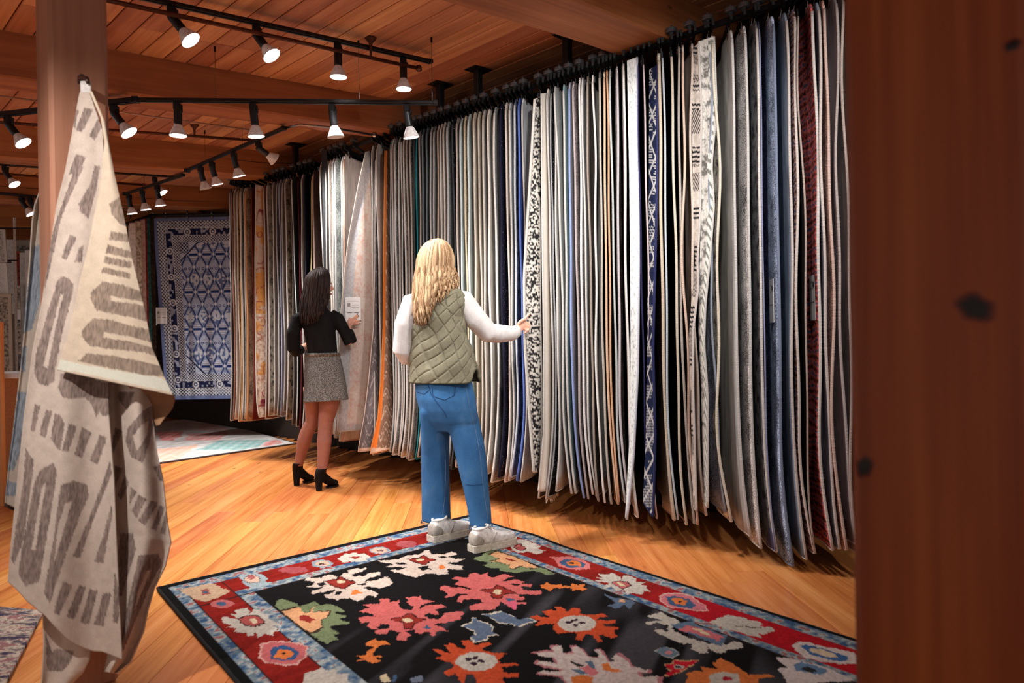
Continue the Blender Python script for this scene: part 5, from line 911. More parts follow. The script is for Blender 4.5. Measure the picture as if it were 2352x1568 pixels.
sh = at(30, 962, sp.y).z
bm = bmesh.new(); lathe(bm, [(.02, sh + .03), (.13, sh + .035), (.15, sh + .01), (.14, sh - .03), (.02, sh - .035)], 20); obj('seat', bm, M_blackp, t, True)
bm = bmesh.new(); tube(bm, [(0, 0, sh - .03), (0, 0, .05)], .02, 10); obj('stem', bm, M_steel, t)
for k in range(5):
    q = k * math.tau / 5; bm = bmesh.new(); tube(bm, [(0, 0, .09), (.2 * math.cos(q), .2 * math.sin(q), .045)], .014, 6); lathe(bm, [(.012, .045), (.022, .035), (.022, .01), (.012, 0.)], 10, Matrix.Translation((.2 * math.cos(q), .2 * math.sin(q), 0))); obj('leg', bm, M_steel, t)

# ------------------------------------------------------------------ the throw on the post
CT_ = {'0': (0, 0, 3.92), '1': (0, 380, 2.7033), '2': (0, 900, 2.347), '3': (0, 1100, 3.35)}
MOT1_SHADE = [('0', [(765, 965), (840, 990), (745, 1190), (685, 1170)]), ('0', [(885, 1070), (925, 1110), (920, 1150), (850, 1265), (805, 1225)]), ('0', [(680, 985), (715, 990), (690, 1080), (680, 1170), (660, 1120)]), ('0', [(690, 1385), (780, 1420), (700, 1568), (620, 1568)]),
 ('1', [(500, 0), (520, 10), (380, 330), (280, 770), (270, 700), (330, 400), (420, 150), (460, 40)]), ('1', [(590, 0), (625, 0), (600, 150), (550, 330), (500, 290), (490, 240), (560, 120)]), ('1', [(435, 430), (480, 445), (415, 590), (385, 570)]), ('1', [(520, 490), (510, 600), (465, 600), (490, 520)]),  # one shape here is a dark shadow, painted in the motif colour
 ('1', [(390, 690), (430, 700), (460, 740), (455, 790), (400, 1000), (345, 1270), (340, 1340), (290, 1370), (240, 1350), (215, 1290), (220, 1180), (260, 1050), (300, 900), (340, 780), (355, 720)]), ('1', [(380, 1290), (440, 1285), (560, 1300), (600, 1330), (680, 1350), (690, 1440), (600, 1560), (570, 1480), (530, 1440), (500, 1440), (440, 1450), (390, 1440), (365, 1380)]),
 ('2', [(190, 65), (220, 75), (190, 215), (165, 205)]), ('2', [(250, 95), (285, 105), (250, 245), (215, 230)]), ('2', [(300, 115), (320, 120), (350, 170), (325, 320), (275, 250)]), ('2', [(370, 170), (415, 185), (370, 320), (335, 320)]), ('2', [(440, 190), (495, 215), (440, 355), (400, 340)]), ('2', [(540, 230), (580, 245), (530, 390), (485, 370)]), ('2', [(500, 0), (595, 0), (595, 120), (560, 130), (500, 60)]),
 ('2', [(140, 300), (185, 370), (180, 430), (130, 800), (75, 930), (60, 900), (100, 650), (130, 450)]), ('2', [(220, 420), (290, 380), (310, 430), (270, 700), (215, 1020), (140, 1045), (105, 990), (110, 900), (150, 700), (190, 480)]), ('2', [(330, 500), (400, 475), (470, 500), (480, 560), (440, 640), (380, 800), (330, 950), (270, 1140), (240, 1080), (290, 800), (320, 560)]), ('2', [(600, 360), (605, 440), (500, 700), (430, 895), (390, 885), (480, 680), (560, 480)]), ('2', [(605, 600), (610, 660), (560, 920), (510, 915), (560, 770)]),
 ('2', [(340, 1020), (390, 1040), (320, 1200), (290, 1185)]), ('2', [(425, 1040), (465, 1050), (400, 1225), (355, 1210)]), ('2', [(485, 1060), (530, 1070), (480, 1250), (430, 1240)]), ('2', [(560, 1080), (605, 1085), (560, 1260), (510, 1250)]), ('2', [(620, 960), (650, 1100), (640, 1250), (612, 1240)])]
HOL1 = [('1', [(380, 800), (398, 800), (370, 900), (330, 1100), (300, 1260), (275, 1240), (310, 1080)]), ('2', [(232, 500), (250, 490), (195, 850), (172, 850)]), ('2', [(352, 600), (385, 590), (340, 760), (290, 930), (320, 700)])]
MOT2 = [('1', [(680, 240), (740, 195), (760, 210), (805, 380), (740, 360), (700, 310)]), ('1', [(690, 408), (800, 430), (825, 480), (680, 460)]), ('1', [(670, 492), (820, 535), (825, 580), (660, 545)]), ('1', [(655, 562), (820, 600), (815, 640), (645, 605)]), ('1', [(645, 630), (808, 670), (805, 705), (635, 665)]), ('1', [(640, 720), (760, 740), (880, 780), (920, 800), (945, 980), (850, 950), (700, 920), (600, 900), (570, 840), (565, 790)]), ('1', [(580, 948), (700, 960), (840, 1000), (965, 1030), (985, 1060), (1005, 1200), (900, 1160), (700, 1140), (560, 1120), (510, 1060), (515, 1020)]), ('1', [(540, 1165), (700, 1180), (900, 1220), (1010, 1250), (1030, 1310), (900, 1300), (700, 1260), (490, 1215)])]
HOL2 = [('1', [(690, 810), (800, 830), (910, 850), (915, 872), (800, 853), (690, 842)]), ('1', [(650, 1035), (800, 1060), (990, 1110), (990, 1140), (800, 1092), (645, 1067)])]
MOT3 = [('2', [(690, 200), (770, 100), (830, 60), (840, 140), (770, 380), (710, 350), (680, 260)]), ('2', [(620, 190), (665, 210), (610, 330), (600, 300)]), ('2', [(620, 395), (665, 410), (620, 520), (610, 480)]), ('2', [(680, 445), (700, 490), (660, 580), (635, 560)]), ('2', [(710, 510), (740, 540), (700, 610)]), ('2', [(750, 550), (790, 575), (740, 680), (715, 640)]), ('2', [(810, 585), (850, 595), (780, 720), (750, 690)]), ('2', [(860, 610), (890, 620), (840, 745), (810, 735)]), ('2', [(895, 640), (910, 660), (890, 770), (860, 760)]), ('2', [(650, 760), (720, 760), (735, 850), (660, 1100), (640, 1100), (640, 900)]), ('2', [(750, 880), (850, 870), (875, 920), (800, 1060), (720, 1250), (660, 1400), (650, 1380), (690, 1150)]), ('2', [(640, 0), (730, 0), (690, 100), (640, 40)]), ('2', [(880, 360), (850, 400), (820, 400), (860, 480), (880, 480)])]
HOL3 = [('2', [(720, 240), (760, 180), (800, 150), (790, 230), (740, 320)]), ('2', [(790, 960), (810, 960), (760, 1080), (720, 1180), (740, 1080)])]
def c_throw(mot, hol, base=(190, 172, 158), ink=(126, 109, 101), band=None):
    def f(X, Y, s, t):
        jx = X + (vnoise(X, Y, .5, 1) - .5) * 3; jy = Y + (vnoise(X, Y, .5, 2) - .5) * 2; C = cmixv(linv(base), linv(tuple(x * .93 for x in base)), vnoise(X, Y, .08, 3)); tone = vnoise(X * .45 + Y * .12, Y * .05 - X * .3, .9, 4); inkc = cmixv(linv(tuple(x * .78 for x in ink)), linv(tuple(min(255, x * 1.18) for x in ink)), tone); k = np.zeros(len(X), bool)
        for c, P in mot: ox, oy, sc_ = CT_[c]; k |= inpoly(jx, jy, [(ox + x / sc_, oy + y / sc_) for x, y in P])
        for c, P in hol: ox, oy, sc_ = CT_[c]; k &= ~inpoly(jx, jy, [(ox + x / sc_, oy + y / sc_) for x, y in P])
        C[k] = inkc[k]
        if band: ox, oy, sc_ = CT_['1']; b = inpoly(X, Y, [(ox + x / sc_, oy + y / sc_) for x, y in band]); C[b] = linv((196, 192, 176))
        return C * (.94 + .12 * vnoise(X * .3, Y * 2, .9, 6))[:, None]
    return f
M_throw = attr('throw_wool', .92, 300, .4, .12, (1, 1, 3.2))
hk = at(197, 196, 2.24); throw = thing('throw_blanket', 'beige woven throw with taupe looped bars hanging from a hook on the timber post', 'throw blanket', (hk.x, hk.y, 0))
def cloth(part, Lp, Rp, Yf, colf, nu, nv, parent, th=.004, mat=None, hem=None):
    t = np.linspace(0, 1, nv); s = np.linspace(0, 1, nu)
    def pl(P):
        P = np.array(P, float); d = np.concatenate([[0], np.cumsum(np.hypot(*np.diff(P, axis=0).T))]); d /= d[-1]; return np.interp(t, d, P[:, 0]), np.interp(t, d, P[:, 1])
    lx, ly = pl(Lp); rx, ry = pl(Rp); X = lx[:, None] * (1 - s) + rx[:, None] * s; Yp = ly[:, None] * (1 - s) + ry[:, None] * s
    if hem is not None: Yp = Yp + np.interp(s, np.linspace(0, 1, len(hem)), hem)[None, :] * (t ** 7)[:, None]
    S, T = np.broadcast_to(s[None, :], X.shape), np.broadcast_to(t[:, None], X.shape); D = Yf(S, T); a = (X - 1176) / F; b = (784 - Yp) / F
    V = np.stack([(a * CR + b * SR) * D - parent.location.x, D - parent.location.y, H + (-a * SR + b * CR) * D], -1)
    m = mesh(part, V.reshape(-1, 3), [(r * nu + c, (r + 1) * nu + c, (r + 1) * nu + c + 1, r * nu + c + 1) for r in range(nv - 1) for c in range(nu - 1)], True)
    setcol(m, colf(X.ravel(), Yp.ravel(), S.ravel(), T.ravel())); o = obj(part, m, mat or M_throw, parent); sd = o.modifiers.new('thick', 'SOLIDIFY'); sd.thickness = th; sd.offset = 0; return o
sin = np.sin
cloth('main_drape', [(184, 212), (178, 240), (165, 310), (150, 390), (130, 470), (110, 600), (95, 700), (75, 800), (55, 950), (45, 1050), (35, 1150), (25, 1250), (18, 1335)], [(206, 212), (236, 300), (242, 400), (247, 600), (248, 800), (250, 950), (262, 1100), (268, 1250), (275, 1400), (281, 1514)],
      lambda S, T: 2.16 - .03 * T + .024 * T * sin(S * 9 + 1.2 * T) + .05 * (S - .5) * T, c_throw(MOT1_SHADE, HOL1), 130, 400, throw, hem=[0, 4, 14, 17, 20, 30, 38, 40, 34, 26, 12, 6, 0])
cloth('fold_flap', [(206, 210), (232, 270), (241, 330), (232, 420), (205, 560), (185, 640), (160, 760), (132, 850)], [(212, 210), (240, 280), (262, 400), (285, 500), (305, 600), (330, 700), (350, 800), (380, 870), (398, 908)],
      lambda S, T: 2.115 - .03 * T + .02 * T * sin(S * 4 + 2) + .03 * S * T, c_throw(MOT2, HOL2, (196, 176, 154), (132, 114, 100), [(370, 1205), (600, 1250), (1000, 1320), (1040, 1345), (1065, 1405), (900, 1370), (500, 1280), (355, 1270)]), 130, 240, throw)
cloth('side_drape', [(240, 850), (248, 950), (258, 1100), (264, 1250), (270, 1400), (240, 1542)], [(352, 870), (350, 950), (360, 1030), (375, 1100), (385, 1200), (393, 1245), (380, 1300), (355, 1350), (340, 1400), (330, 1450), (300, 1520), (268, 1546)],
      lambda S, T: 2.2 + .035 * sin(S * 7 + 2 * T) - .05 * S * (1 - T), c_throw(MOT3, HOL3), 90, 320, throw)
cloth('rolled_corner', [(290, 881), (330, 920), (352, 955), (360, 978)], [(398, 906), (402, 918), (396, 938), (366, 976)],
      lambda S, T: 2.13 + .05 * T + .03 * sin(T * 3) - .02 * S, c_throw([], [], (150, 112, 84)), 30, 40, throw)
cloth('rear_drape', [(98, 1400), (100, 1480), (96, 1560), (92, 1580)], [(208, 1480), (206, 1515), (190, 1545), (150, 1585)],
      lambda S, T: 2.19 + .02 * sin(S * 6), c_throw([('3', [(345, 1180), (400, 1330), (430, 1300), (575, 1320), (540, 1420), (480, 1480), (360, 1470)])], []), 40, 60, throw)
bm = bmesh.new(); box(bm, at(197, 200, 2.19) - throw.location, (.03, .006, .036), Matrix.Rotation(.15, 3, 'Z'), .002); obj('hanging_loop', bm, plain('loop_white', (214, 206, 198), .8), throw)
hook = thing('wall_hook', 'small dark bronze hook screwed to the timber post', 'hook', hk); bm = bmesh.new(); box(bm, at(186, 182, 2.262) - hk, (.014, .03, .026), Matrix.Rotation(.78, 3, 'Z'), .003); obj('backplate', bm, plain('bronze', (66, 50, 44), .35, .7), hook)
bm = bmesh.new(); tube(bm, [at(184, 180, 2.25) - hk, at(190, 178, 2.22) - hk, at(200, 180, 2.185) - hk, at(202, 190, 2.178) - hk], .006, 8); obj('hook_arm', bm, plain('bronze', (66, 50, 44), .35, .7), hook, True)
# the second throw on the far side of the post
hk2 = at(95, 425, 2.36); th2 = thing('throw_blanket', 'grey-blue patterned throw hanging on the far side of the timber post', 'throw blanket', (hk2.x, hk2.y, 0))
MB = [('1', [(210, 500), (255, 490), (262, 700), (250, 850), (200, 1020), (145, 1040), (160, 850)]), ('1', [(130, 1125), (170, 1120), (160, 1280), (125, 1280)]), ('2', [(95, 0), (150, 0), (110, 330), (80, 420), (40, 420), (70, 200)]), ('2', [(20, 470), (100, 490), (95, 560), (20, 560)])]
cloth('main_drape', [(96, 426), (80, 470), (74, 510), (68, 600), (62, 680), (55, 770), (46, 860), (36, 940), (28, 1010), (20, 1070), (12, 1155)], [(118, 426), (122, 470), (124, 520), (124, 620), (120, 700), (112, 800), (100, 900), (85, 1000), (70, 1080), (60, 1120), (48, 1172)],
      lambda S, T: 2.42 + .03 * sin(S * 6 + T) + .02 * T, c_throw(MB, [], (168, 152, 138), (116, 120, 126)), 60, 240, th2)
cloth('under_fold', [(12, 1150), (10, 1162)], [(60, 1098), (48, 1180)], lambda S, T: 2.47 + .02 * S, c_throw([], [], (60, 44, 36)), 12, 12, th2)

# ------------------------------------------------------------------ people
def loft(bm, rings, n=28, ex=2.0, capa=True):
    """rings: (centre, half axis a, half axis b) -> closed surface"""
    R = []
    for c, a, b in rings:
        rg = []
        for k in range(n):
            t = k * math.tau / n; ct, st = math.cos(t), math.sin(t); q = (abs(ct) ** (2 / ex)) * (1 if ct >= 0 else -1); w = (abs(st) ** (2 / ex)) * (1 if st >= 0 else -1)
            rg.append(bm.verts.new(c + a * q + b * w))
        R.append(rg)
    for i in range(len(R) - 1):
        for k in range(n): bm.faces.new((R[i][k], R[i][(k + 1) % n], R[i + 1][(k + 1) % n], R[i + 1][k]))
    if capa: bm.faces.new(R[0][::-1]); bm.faces.new(R[-1])
def ell(bm, c, r, M=None, n=16):
    g = bmesh.ops.create_uvsphere(bm, u_segments=n, v_segments=n // 2 + 2, radius=1.)['verts']
    for v in g:
        p = Vector((v.co.x * r[0], v.co.y * r[1], v.co.z * r[2])); v.co = (M @ p if M is not None else p) + c
def fused(name, bm, voxel, mat, parent, sm=6, fac=.5):
    bmesh.ops.recalc_face_normals(bm, faces=bm.faces[:]); m = bpy.data.meshes.new('tmp'); bm.to_mesh(m); bm.free(); o = bpy.data.objects.new('tmp', m); COL.objects.link(o)
    r = o.modifiers.new('r', 'REMESH'); r.mode = 'VOXEL'; r.voxel_size = voxel; s = o.modifiers.new('s', 'SMOOTH'); s.iterations = sm; s.factor = fac
    dg = bpy.context.evaluated_depsgraph_get(); dg.update(); me = bpy.data.meshes.new_from_object(o.evaluated_get(dg)); bpy.data.objects.remove(o); me.name = name; me.materials.clear()
    return obj(name, me, mat, parent, True)
def skin(name, c):
    n = Nt(name); f = n.noise(n.coord(rnd=False), 30, 3); cc = n.ramp(f, [(.3, tuple(x * .92 for x in c)), (.7, c)]); n.b.inputs['Subsurface Weight'].default_value = .12; n.b.inputs['Subsurface Radius'].default_value = (.01, .004, .002); return n.done(cc, .5, 0, .35)
def cloth_mat(name, c, c2, sc_=300, rough=.9, wr=.35, wscale=14, dist=.01, amt=.5):
    n = Nt(name); v = n.coord(rnd=False); f = n.noise(v, sc_, 2, .7); w = n.noise(n.coord('Object', (1, 1, .45), rnd=False), wscale, 3, .5)
    cc = n.mix(amt, n.ramp(f, [(.35, c), (.65, c2)]), n.ramp(w, [(.35, tuple(x * .8 for x in c)), (.65, c2)]))
    n.bump(n.math('ADD', w, n.math('MULTIPLY', f, .12)), wr, dist); return n.done(cc, rough, 0, .15)
UP = Vector((0, 0, 1))
def axes(yaw): return Vector((math.sin(yaw), math.cos(yaw), 0)), Vector((math.cos(yaw), -math.sin(yaw), 0))     # facing, right hand
def head(bm, c, f, r, kids, skinm, hs=1.):
    M = Matrix((r, f, UP)).transposed()
    ell(bm, c, (.074 * hs, .092 * hs, .112 * hs), M, 24); ell(bm, c + f * .035 - UP * .055, (.055, .05, .06), M); ell(bm, c + f * .05 - UP * .1, (.03, .03, .022), M)      # skull, jaw, chin
    ell(bm, c + f * .098 - UP * .022, (.012, .018, .012), M, 10); tube(bm, [c + f * .088 + UP * .018, c + f * .102 - UP * .018], [.007, .010], 8)                               # nose
    for q in (-1, 1):
        ell(bm, c + r * q * .074 - f * .005 - UP * .012, (.008, .02, .032), M, 10); ell(bm, c + r * q * .038 + f * .068 - UP * .03, (.026, .02, .024), M, 10); ell(bm, c + r * q * .03 + f * .082 + UP * .018, (.024, .01, .007), M, 8)
    for q in (-1, 1):
        b2 = bmesh.new(); ell(b2, c + r * q * .031 + f * .079 + UP * .002, (.012, .011, .010), M, 12); e = obj('eye', b2, plain('eye_white', (226, 222, 216), .2), kids, True)
        b2 = bmesh.new(); ell(b2, c + r * q * .031 + f * .0885 + UP * .002, (.005, .003, .005), M, 8); obj('iris', b2, plain('iris_dark', (50, 36, 28), .2), e, True)
    b2 = bmesh.new(); ell(b2, c + f * .084 - UP * .062, (.022, .012, .008), M, 10); obj('lips', b2, plain('lip', (166, 84, 78), .4), kids, True)
def hairdo(parent, c, f, r, rx, endf, n, cols, name, wave=.008, spread=150, mat=None, P=None, thick=.0085, part=0.):
    """strands combed down from the crown over the skull, then hanging to endf(px)"""
    V = []; Fc = []; CL = []; rr = random.Random(5)
    def addtube(pts, rad, col):
        ns = 5; base = len(V); ref = None
        for i, p in enumerate(pts):
            t = (pts[min(i + 1, len(pts) - 1)] - pts[max(i - 1, 0)]).normalized(); u = (p - c); u.z *= .2; u = (u - t * u.dot(t)).normalized() if u.length > 1e-5 else r; w = t.cross(u)
            for k in range(ns):
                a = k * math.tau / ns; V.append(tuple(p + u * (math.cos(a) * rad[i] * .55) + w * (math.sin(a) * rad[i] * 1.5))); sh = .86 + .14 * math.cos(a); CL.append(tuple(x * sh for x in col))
        for i in range(len(pts) - 1):
            for k in range(ns): Fc.append((base + i * ns + k, base + i * ns + (k + 1) % ns, base + (i + 1) * ns + (k + 1) % ns, base + (i + 1) * ns + k))
        Fc.append(tuple(base + k for k in range(ns))[::-1]); Fc.append(tuple(base + (len(pts) - 1) * ns + k for k in range(ns)))
    for i in range(n):
        th = math.radians((i / (n - 1) * 2 - 1) * spread + rr.uniform(-4, 4)); lay = rr.random(); s = 1.03 + .13 * lay; dr = (-f * math.cos(th) + r * math.sin(th)); a, b, h = rx; rad = 1. / math.sqrt((math.cos(th) / b) ** 2 + (math.sin(th) / a) ** 2)
        pol0 = math.radians(rr.uniform(2, 42)); pts = []
        for k in range(7):
            po = pol0 + (math.radians(98) - pol0) * k / 6; pts.append(c + f * part * math.cos(po) + dr * (rad * s * math.sin(po)) + UP * (h * s * math.cos(po)))
        p = pts[-1].copy(); z1, dx = endf(p, th, rr); ph = rr.uniform(0, 6); m = 10; z0 = p.z
        for k in range(1, m + 1):
            q = k / m; z = z0 + (z1 - z0) * q; g = wave * math.sin(q * 9 + ph + th * 2) * (0.3 + q)
            pts.append(Vector((p.x, p.y, 0)) + dx * q ** 1.2 + r * g + dr * (.012 * math.sin(q * 3.0) + .5 * g) + UP * z)
        rad_ = [thick * .7] + [thick] * (len(pts) - 5) + [thick * .9, thick * .75, thick * .5, thick * .2]; t = rr.random(); col = np.array(linv(cols[0])) * (1 - t) + np.array(linv(cols[1])) * t; addtube(pts, rad_, tuple(col))
    m = mesh(name, V, Fc, True); setcol(m, np.array(CL)); o = obj(name, m, mat, parent); return o

# ---------------- blonde shopper
Yb = 3.93
def PB(px, py, dy=0.): return at(px, py, Yb + dy)
f, r = axes(math.radians(32)); MP = Yb / F
base = fl(1050, 1245); person = thing('person', 'blonde person in olive quilted vest and blue jeans touching the chunky woven rug', 'person', (base.x, base.y, 0)); O = Vector((base.x, base.y, 0))
S_skin = skin('skin_fair', (222, 170, 146))
def shift(o, O=None): o.location = -(O or Vector((base.x, base.y, 0))); return o
bm = bmesh.new(); hc = PB(1000, 610, .0); head(bm, hc, f, r, person, S_skin)
for ch in person.children: ch.location = -O
loft(bm, [(PB(1000, 640), r * .05, f * .052), (PB(1002, 668), r * .052, f * .054), (PB(1004, 678), r * .10, f * .07), (PB(1004, 700), r * .135, f * .085), (PB(1004, 760), r * .13, f * .09), (PB(1012, 820), r * .125, f * .085), (PB(1020, 880), r * .14, f * .10), (PB(1025, 960), r * .13, f * .09)])
RA_ = [PB(1060, 690), PB(1090, 728, .03), PB(1122, 762, .09), PB(1158, 766, .19), PB(1186, 760, .29)]
LA_ = [PB(950, 694), PB(932, 745, -.01), PB(927, 800, .02), PB(940, 820, .12), PB(975, 806, .27)]
tube(bm, RA_, [.045, .042, .038, .034, .026], 14); tube(bm, LA_, [.045, .042, .038, .034, .027], 14)
# right hand: palm, four bent fingers, thumb from the side of the palm
def PH(px, py, dy=0.): return at(px, py, 4.225 + dy)
loft(bm, [(PH(1184, 762), UP * .021, r * .026), (PH(1191, 754), UP * .034, r * .018), (PH(1199, 746, .01), UP * .038, r * .015), (PH(1204, 742, .012), UP * .034, r * .012)], 12)
for pts in ([(1203, 734, .01), (1209, 728, .014), (1214, 723, .015), (1218, 719, .012)], [(1206, 741, .015), (1213, 741, .02), (1217, 746, .014), (1216, 752, .0)], [(1205, 747, .014), (1212, 749, .018), (1215, 755, .01), (1212, 760, -.004)], [(1201, 752, .012), (1207, 756, .015), (1209, 761, .006), (1205, 765, -.006)]):
    tube(bm, [PH(*p) for p in pts], [.0095, .009, .0082, .0068], 8)
tube(bm, [PH(1191, 744, -.012), PH(1196, 737, -.018), PH(1203, 734, -.012), PH(1208, 733, -.004)], [.012, .0105, .0095, .0075], 8)
# left hand, in front of the body
lw = LA_[-1]; d_ = (LA_[-1] - LA_[-2]).normalized(); loft(bm, [(lw, UP * .024, r * .02), (lw + d_ * .04, UP * .036, r * .016), (lw + d_ * .085, UP * .038, r * .013)], 12)
for k, (z, L) in enumerate(((.028, .07), (.01, .078), (-.008, .072), (-.026, .058))): tube(bm, [lw + d_ * .08 + UP * z, lw + d_ * (.08 + L * .5) + UP * (z - .004), lw + d_ * (.08 + L) + UP * (z - .022)], [.009, .0085, .0065], 8)
tube(bm, [lw + d_ * .03 + UP * .03, lw + d_ * .06 + UP * .05, lw + d_ * .085 + UP * .055], [.012, .01, .008], 8)
# lower legs and ankles
LGL = [PB(1000, 960, .03), PB(1000, 1060, .07), PB(1004, 1150, .1), PB(1012, 1212, .12)]; LGR = [PB(1055, 960, -.03), PB(1082, 1060, -.06), PB(1096, 1150, -.08), PB(1101, 1226, -.1)]
for LG in (LGL, LGR): tube(bm, LG + [Vector((LG[-1].x, LG[-1].y, .06))], [.07, .055, .045, .034, .036], 14)
shift(fused('body', bm, .0048, S_skin, person, 4))
# shirt
M_shirt = cloth_mat('white_shirt', (216, 212, 210), (236, 233, 231), 200, .75, .5, 16, .014, .35)
bm = bmesh.new(); loft(bm, [(PB(1002, 664), r * .062, f * .062), (PB(1004, 680), r * .125, f * .08), (PB(1004, 700), r * .142, f * .095), (PB(1004, 760), r * .136, f * .098), (PB(1014, 850), r * .14, f * .1)])
tube(bm, [PB(1040, 684), RA_[0], RA_[1] + Vector((0, 0, -.004)), RA_[2] + Vector((0, 0, -.005)), PB(1142, 766, .14), RA_[3], PB(1176, 766, .25), PB(1186, 761, .285)], [.05, .066, .064, .058, .054, .049, .043, .028], 18)
tube(bm, [PB(970, 690), LA_[0], LA_[1], LA_[2] + Vector((-.004, 0, -.01)), PB(934, 818, .06), PB(946, 820, .13)], [.05, .064, .062, .056, .05, .046], 18)
sh = shift(fused('shirt', bm, .006, M_shirt, person, 5)); 
bm = bmesh.new(); tube(bm, [PB(1172, 767, .235), PB(1179, 765, .262), PB(1187, 760, .29)], [.040, .039, .036], 18); cf = shift(obj('cuff', bm, M_shirt, person, True))
# jeans
M_jean = None
def jeans():
    n = Nt('denim'); v = n.coord(rnd=False); fi = n.noise(v, 380, 2, .7); w = n.noise(n.coord('Object', (1, 1, .6), rnd=False), 9, 4, .55); c = n.mix(.4, n.ramp(fi, [(.3, (40, 84, 134)), (.7, (74, 124, 172))]), n.ramp(w, [(.3, (30, 74, 124)), (.55, (62, 114, 164)), (.75, (112, 148, 182))])); n.bump(n.math('ADD', w, n.math('MULTIPLY', fi, .08)), .55, .014); return n.done(c, .85, 0, .15)
M_jean = jeans(); M_seam = plain('denim_seam', (104, 132, 166), .9); M_seamd = plain('denim_seam_dark', (34, 66, 108), .9)
bm = bmesh.new()
def jr(px, py, hw, hd, dy=0.): return (PB(px, py, dy), r * (math.sqrt(max(1e-4, (hw * MP) ** 2 - (hd * math.sin(math.radians(32))) ** 2)) / math.cos(math.radians(32))), f * hd)
loft(bm, [jr(1022, 846, 60, .1), jr(1018, 880, 68, .115), jr(1024, 915, 70, .125, -.01), jr(1029, 940, 68, .122, -.012), jr(1033, 965, 64, .11, -.01), jr(1034, 988, 52, .08)], 36)
loft(bm, [jr(1000, 905, 22, .06, .0), jr(999, 945, 34, .1, .01), jr(1000, 985, 33, .095, .035), jr(1000, 1040, 33, .082, .065), jr(1000, 1080, 33, .078, .08), jr(1001, 1140, 34, .076, .095), jr(1002, 1196, 35, .074, .105)], 32)
loft(bm, [jr(1046, 905, 26, .06, -.01), jr(1057, 945, 39, .106, -.02), jr(1067, 985, 37, .096, -.04), jr(1076, 1018, 36, .086, -.055), jr(1086, 1074, 33, .078, -.07), jr(1095, 1130, 28, .072, -.085), jr(1101, 1170, 26, .07, -.095), jr(1105, 1206, 24, .068, -.1)], 32)
jn = shift(fused('jeans', bm, .006, M_jean, person, 14))
def strip(pts, rad, name, mat, parent): bm = bmesh.new(); tube(bm, pts, rad, 5); return shift(obj(name, bm, mat, parent)) if parent is person else obj(name, bm, mat, parent)
from mathutils.bvhtree import BVHTree
def surf(o, off, pts, lift=.0012, n=8):
    """points lying on the side of o that faces the doorway, along a traced line"""
    T_ = BVHTree.FromPolygons([v.co + off for v in o.data.vertices], [tuple(p.vertices) for p in o.data.polygons]); out = []; e = Vector((0, 0, H))
    for (x0, y0), (x1, y1) in zip(pts[:-1], pts[1:]):
        for k in range(n):
            rr_ = ray(x0 + (x1 - x0) * k / n, y0 + (y1 - y0) * k / n); d = Vector(rr_).normalized(); h = T_.ray_cast(e, d)
            if h[0] is not None: out.append(h[0] - d * lift)
    return out
JO = Vector((0, 0, 0))
for nm, pts, rad, mt in (('seat_seam', [(984, 884), (990, 905), (1004, 925), (1020, 945), (1028, 962)], .0022, M_seamd), ('pocket_stitch', [(992, 886), (994, 907), (1000, 912), (1022, 918), (1043, 908), (1046, 884)], .0018, M_seamd), ('pocket_stitch', [(1068, 872), (1072, 900), (1080, 940), (1092, 985), (1102, 1040), (1108, 1100), (1116, 1160), (1122, 1196)], .0017, M_seam), ('inseam', [(1022, 1020), (1024, 1080), (1022, 1140), (1016, 1190)], .0017, M_seam), ('yoke_seam', [(958, 900), (975, 905), (986, 895)], .0016, M_seamd), ('knee_crease', [(1070, 1112), (1090, 1114), (1112, 1111)], .0014, M_seamd)):
    q = surf(jn, JO, pts)
    if len(q) > 2: bm = bmesh.new(); tube(bm, q, rad, 5); obj(nm, bm, mt, jn)
for cx, cy, hw, dy in ((1001, 1197, 35, .105), (1104, 1207, 26, -.1)):
    bm = bmesh.new()
    for k in range(64):
        t = k * math.tau / 64; R0 = jr(cx, cy, hw, .073, dy); q = R0[0] + R0[1] * math.cos(t) + R0[2] * math.sin(t); tube(bm, [q + UP * .004, q + Vector((random.uniform(-.004, .004), random.uniform(-.004, .004), -.012 - .006 * random.random()))], [.002, .0006], 3)
    obj('frayed_hem', bm, M_seam, jn)
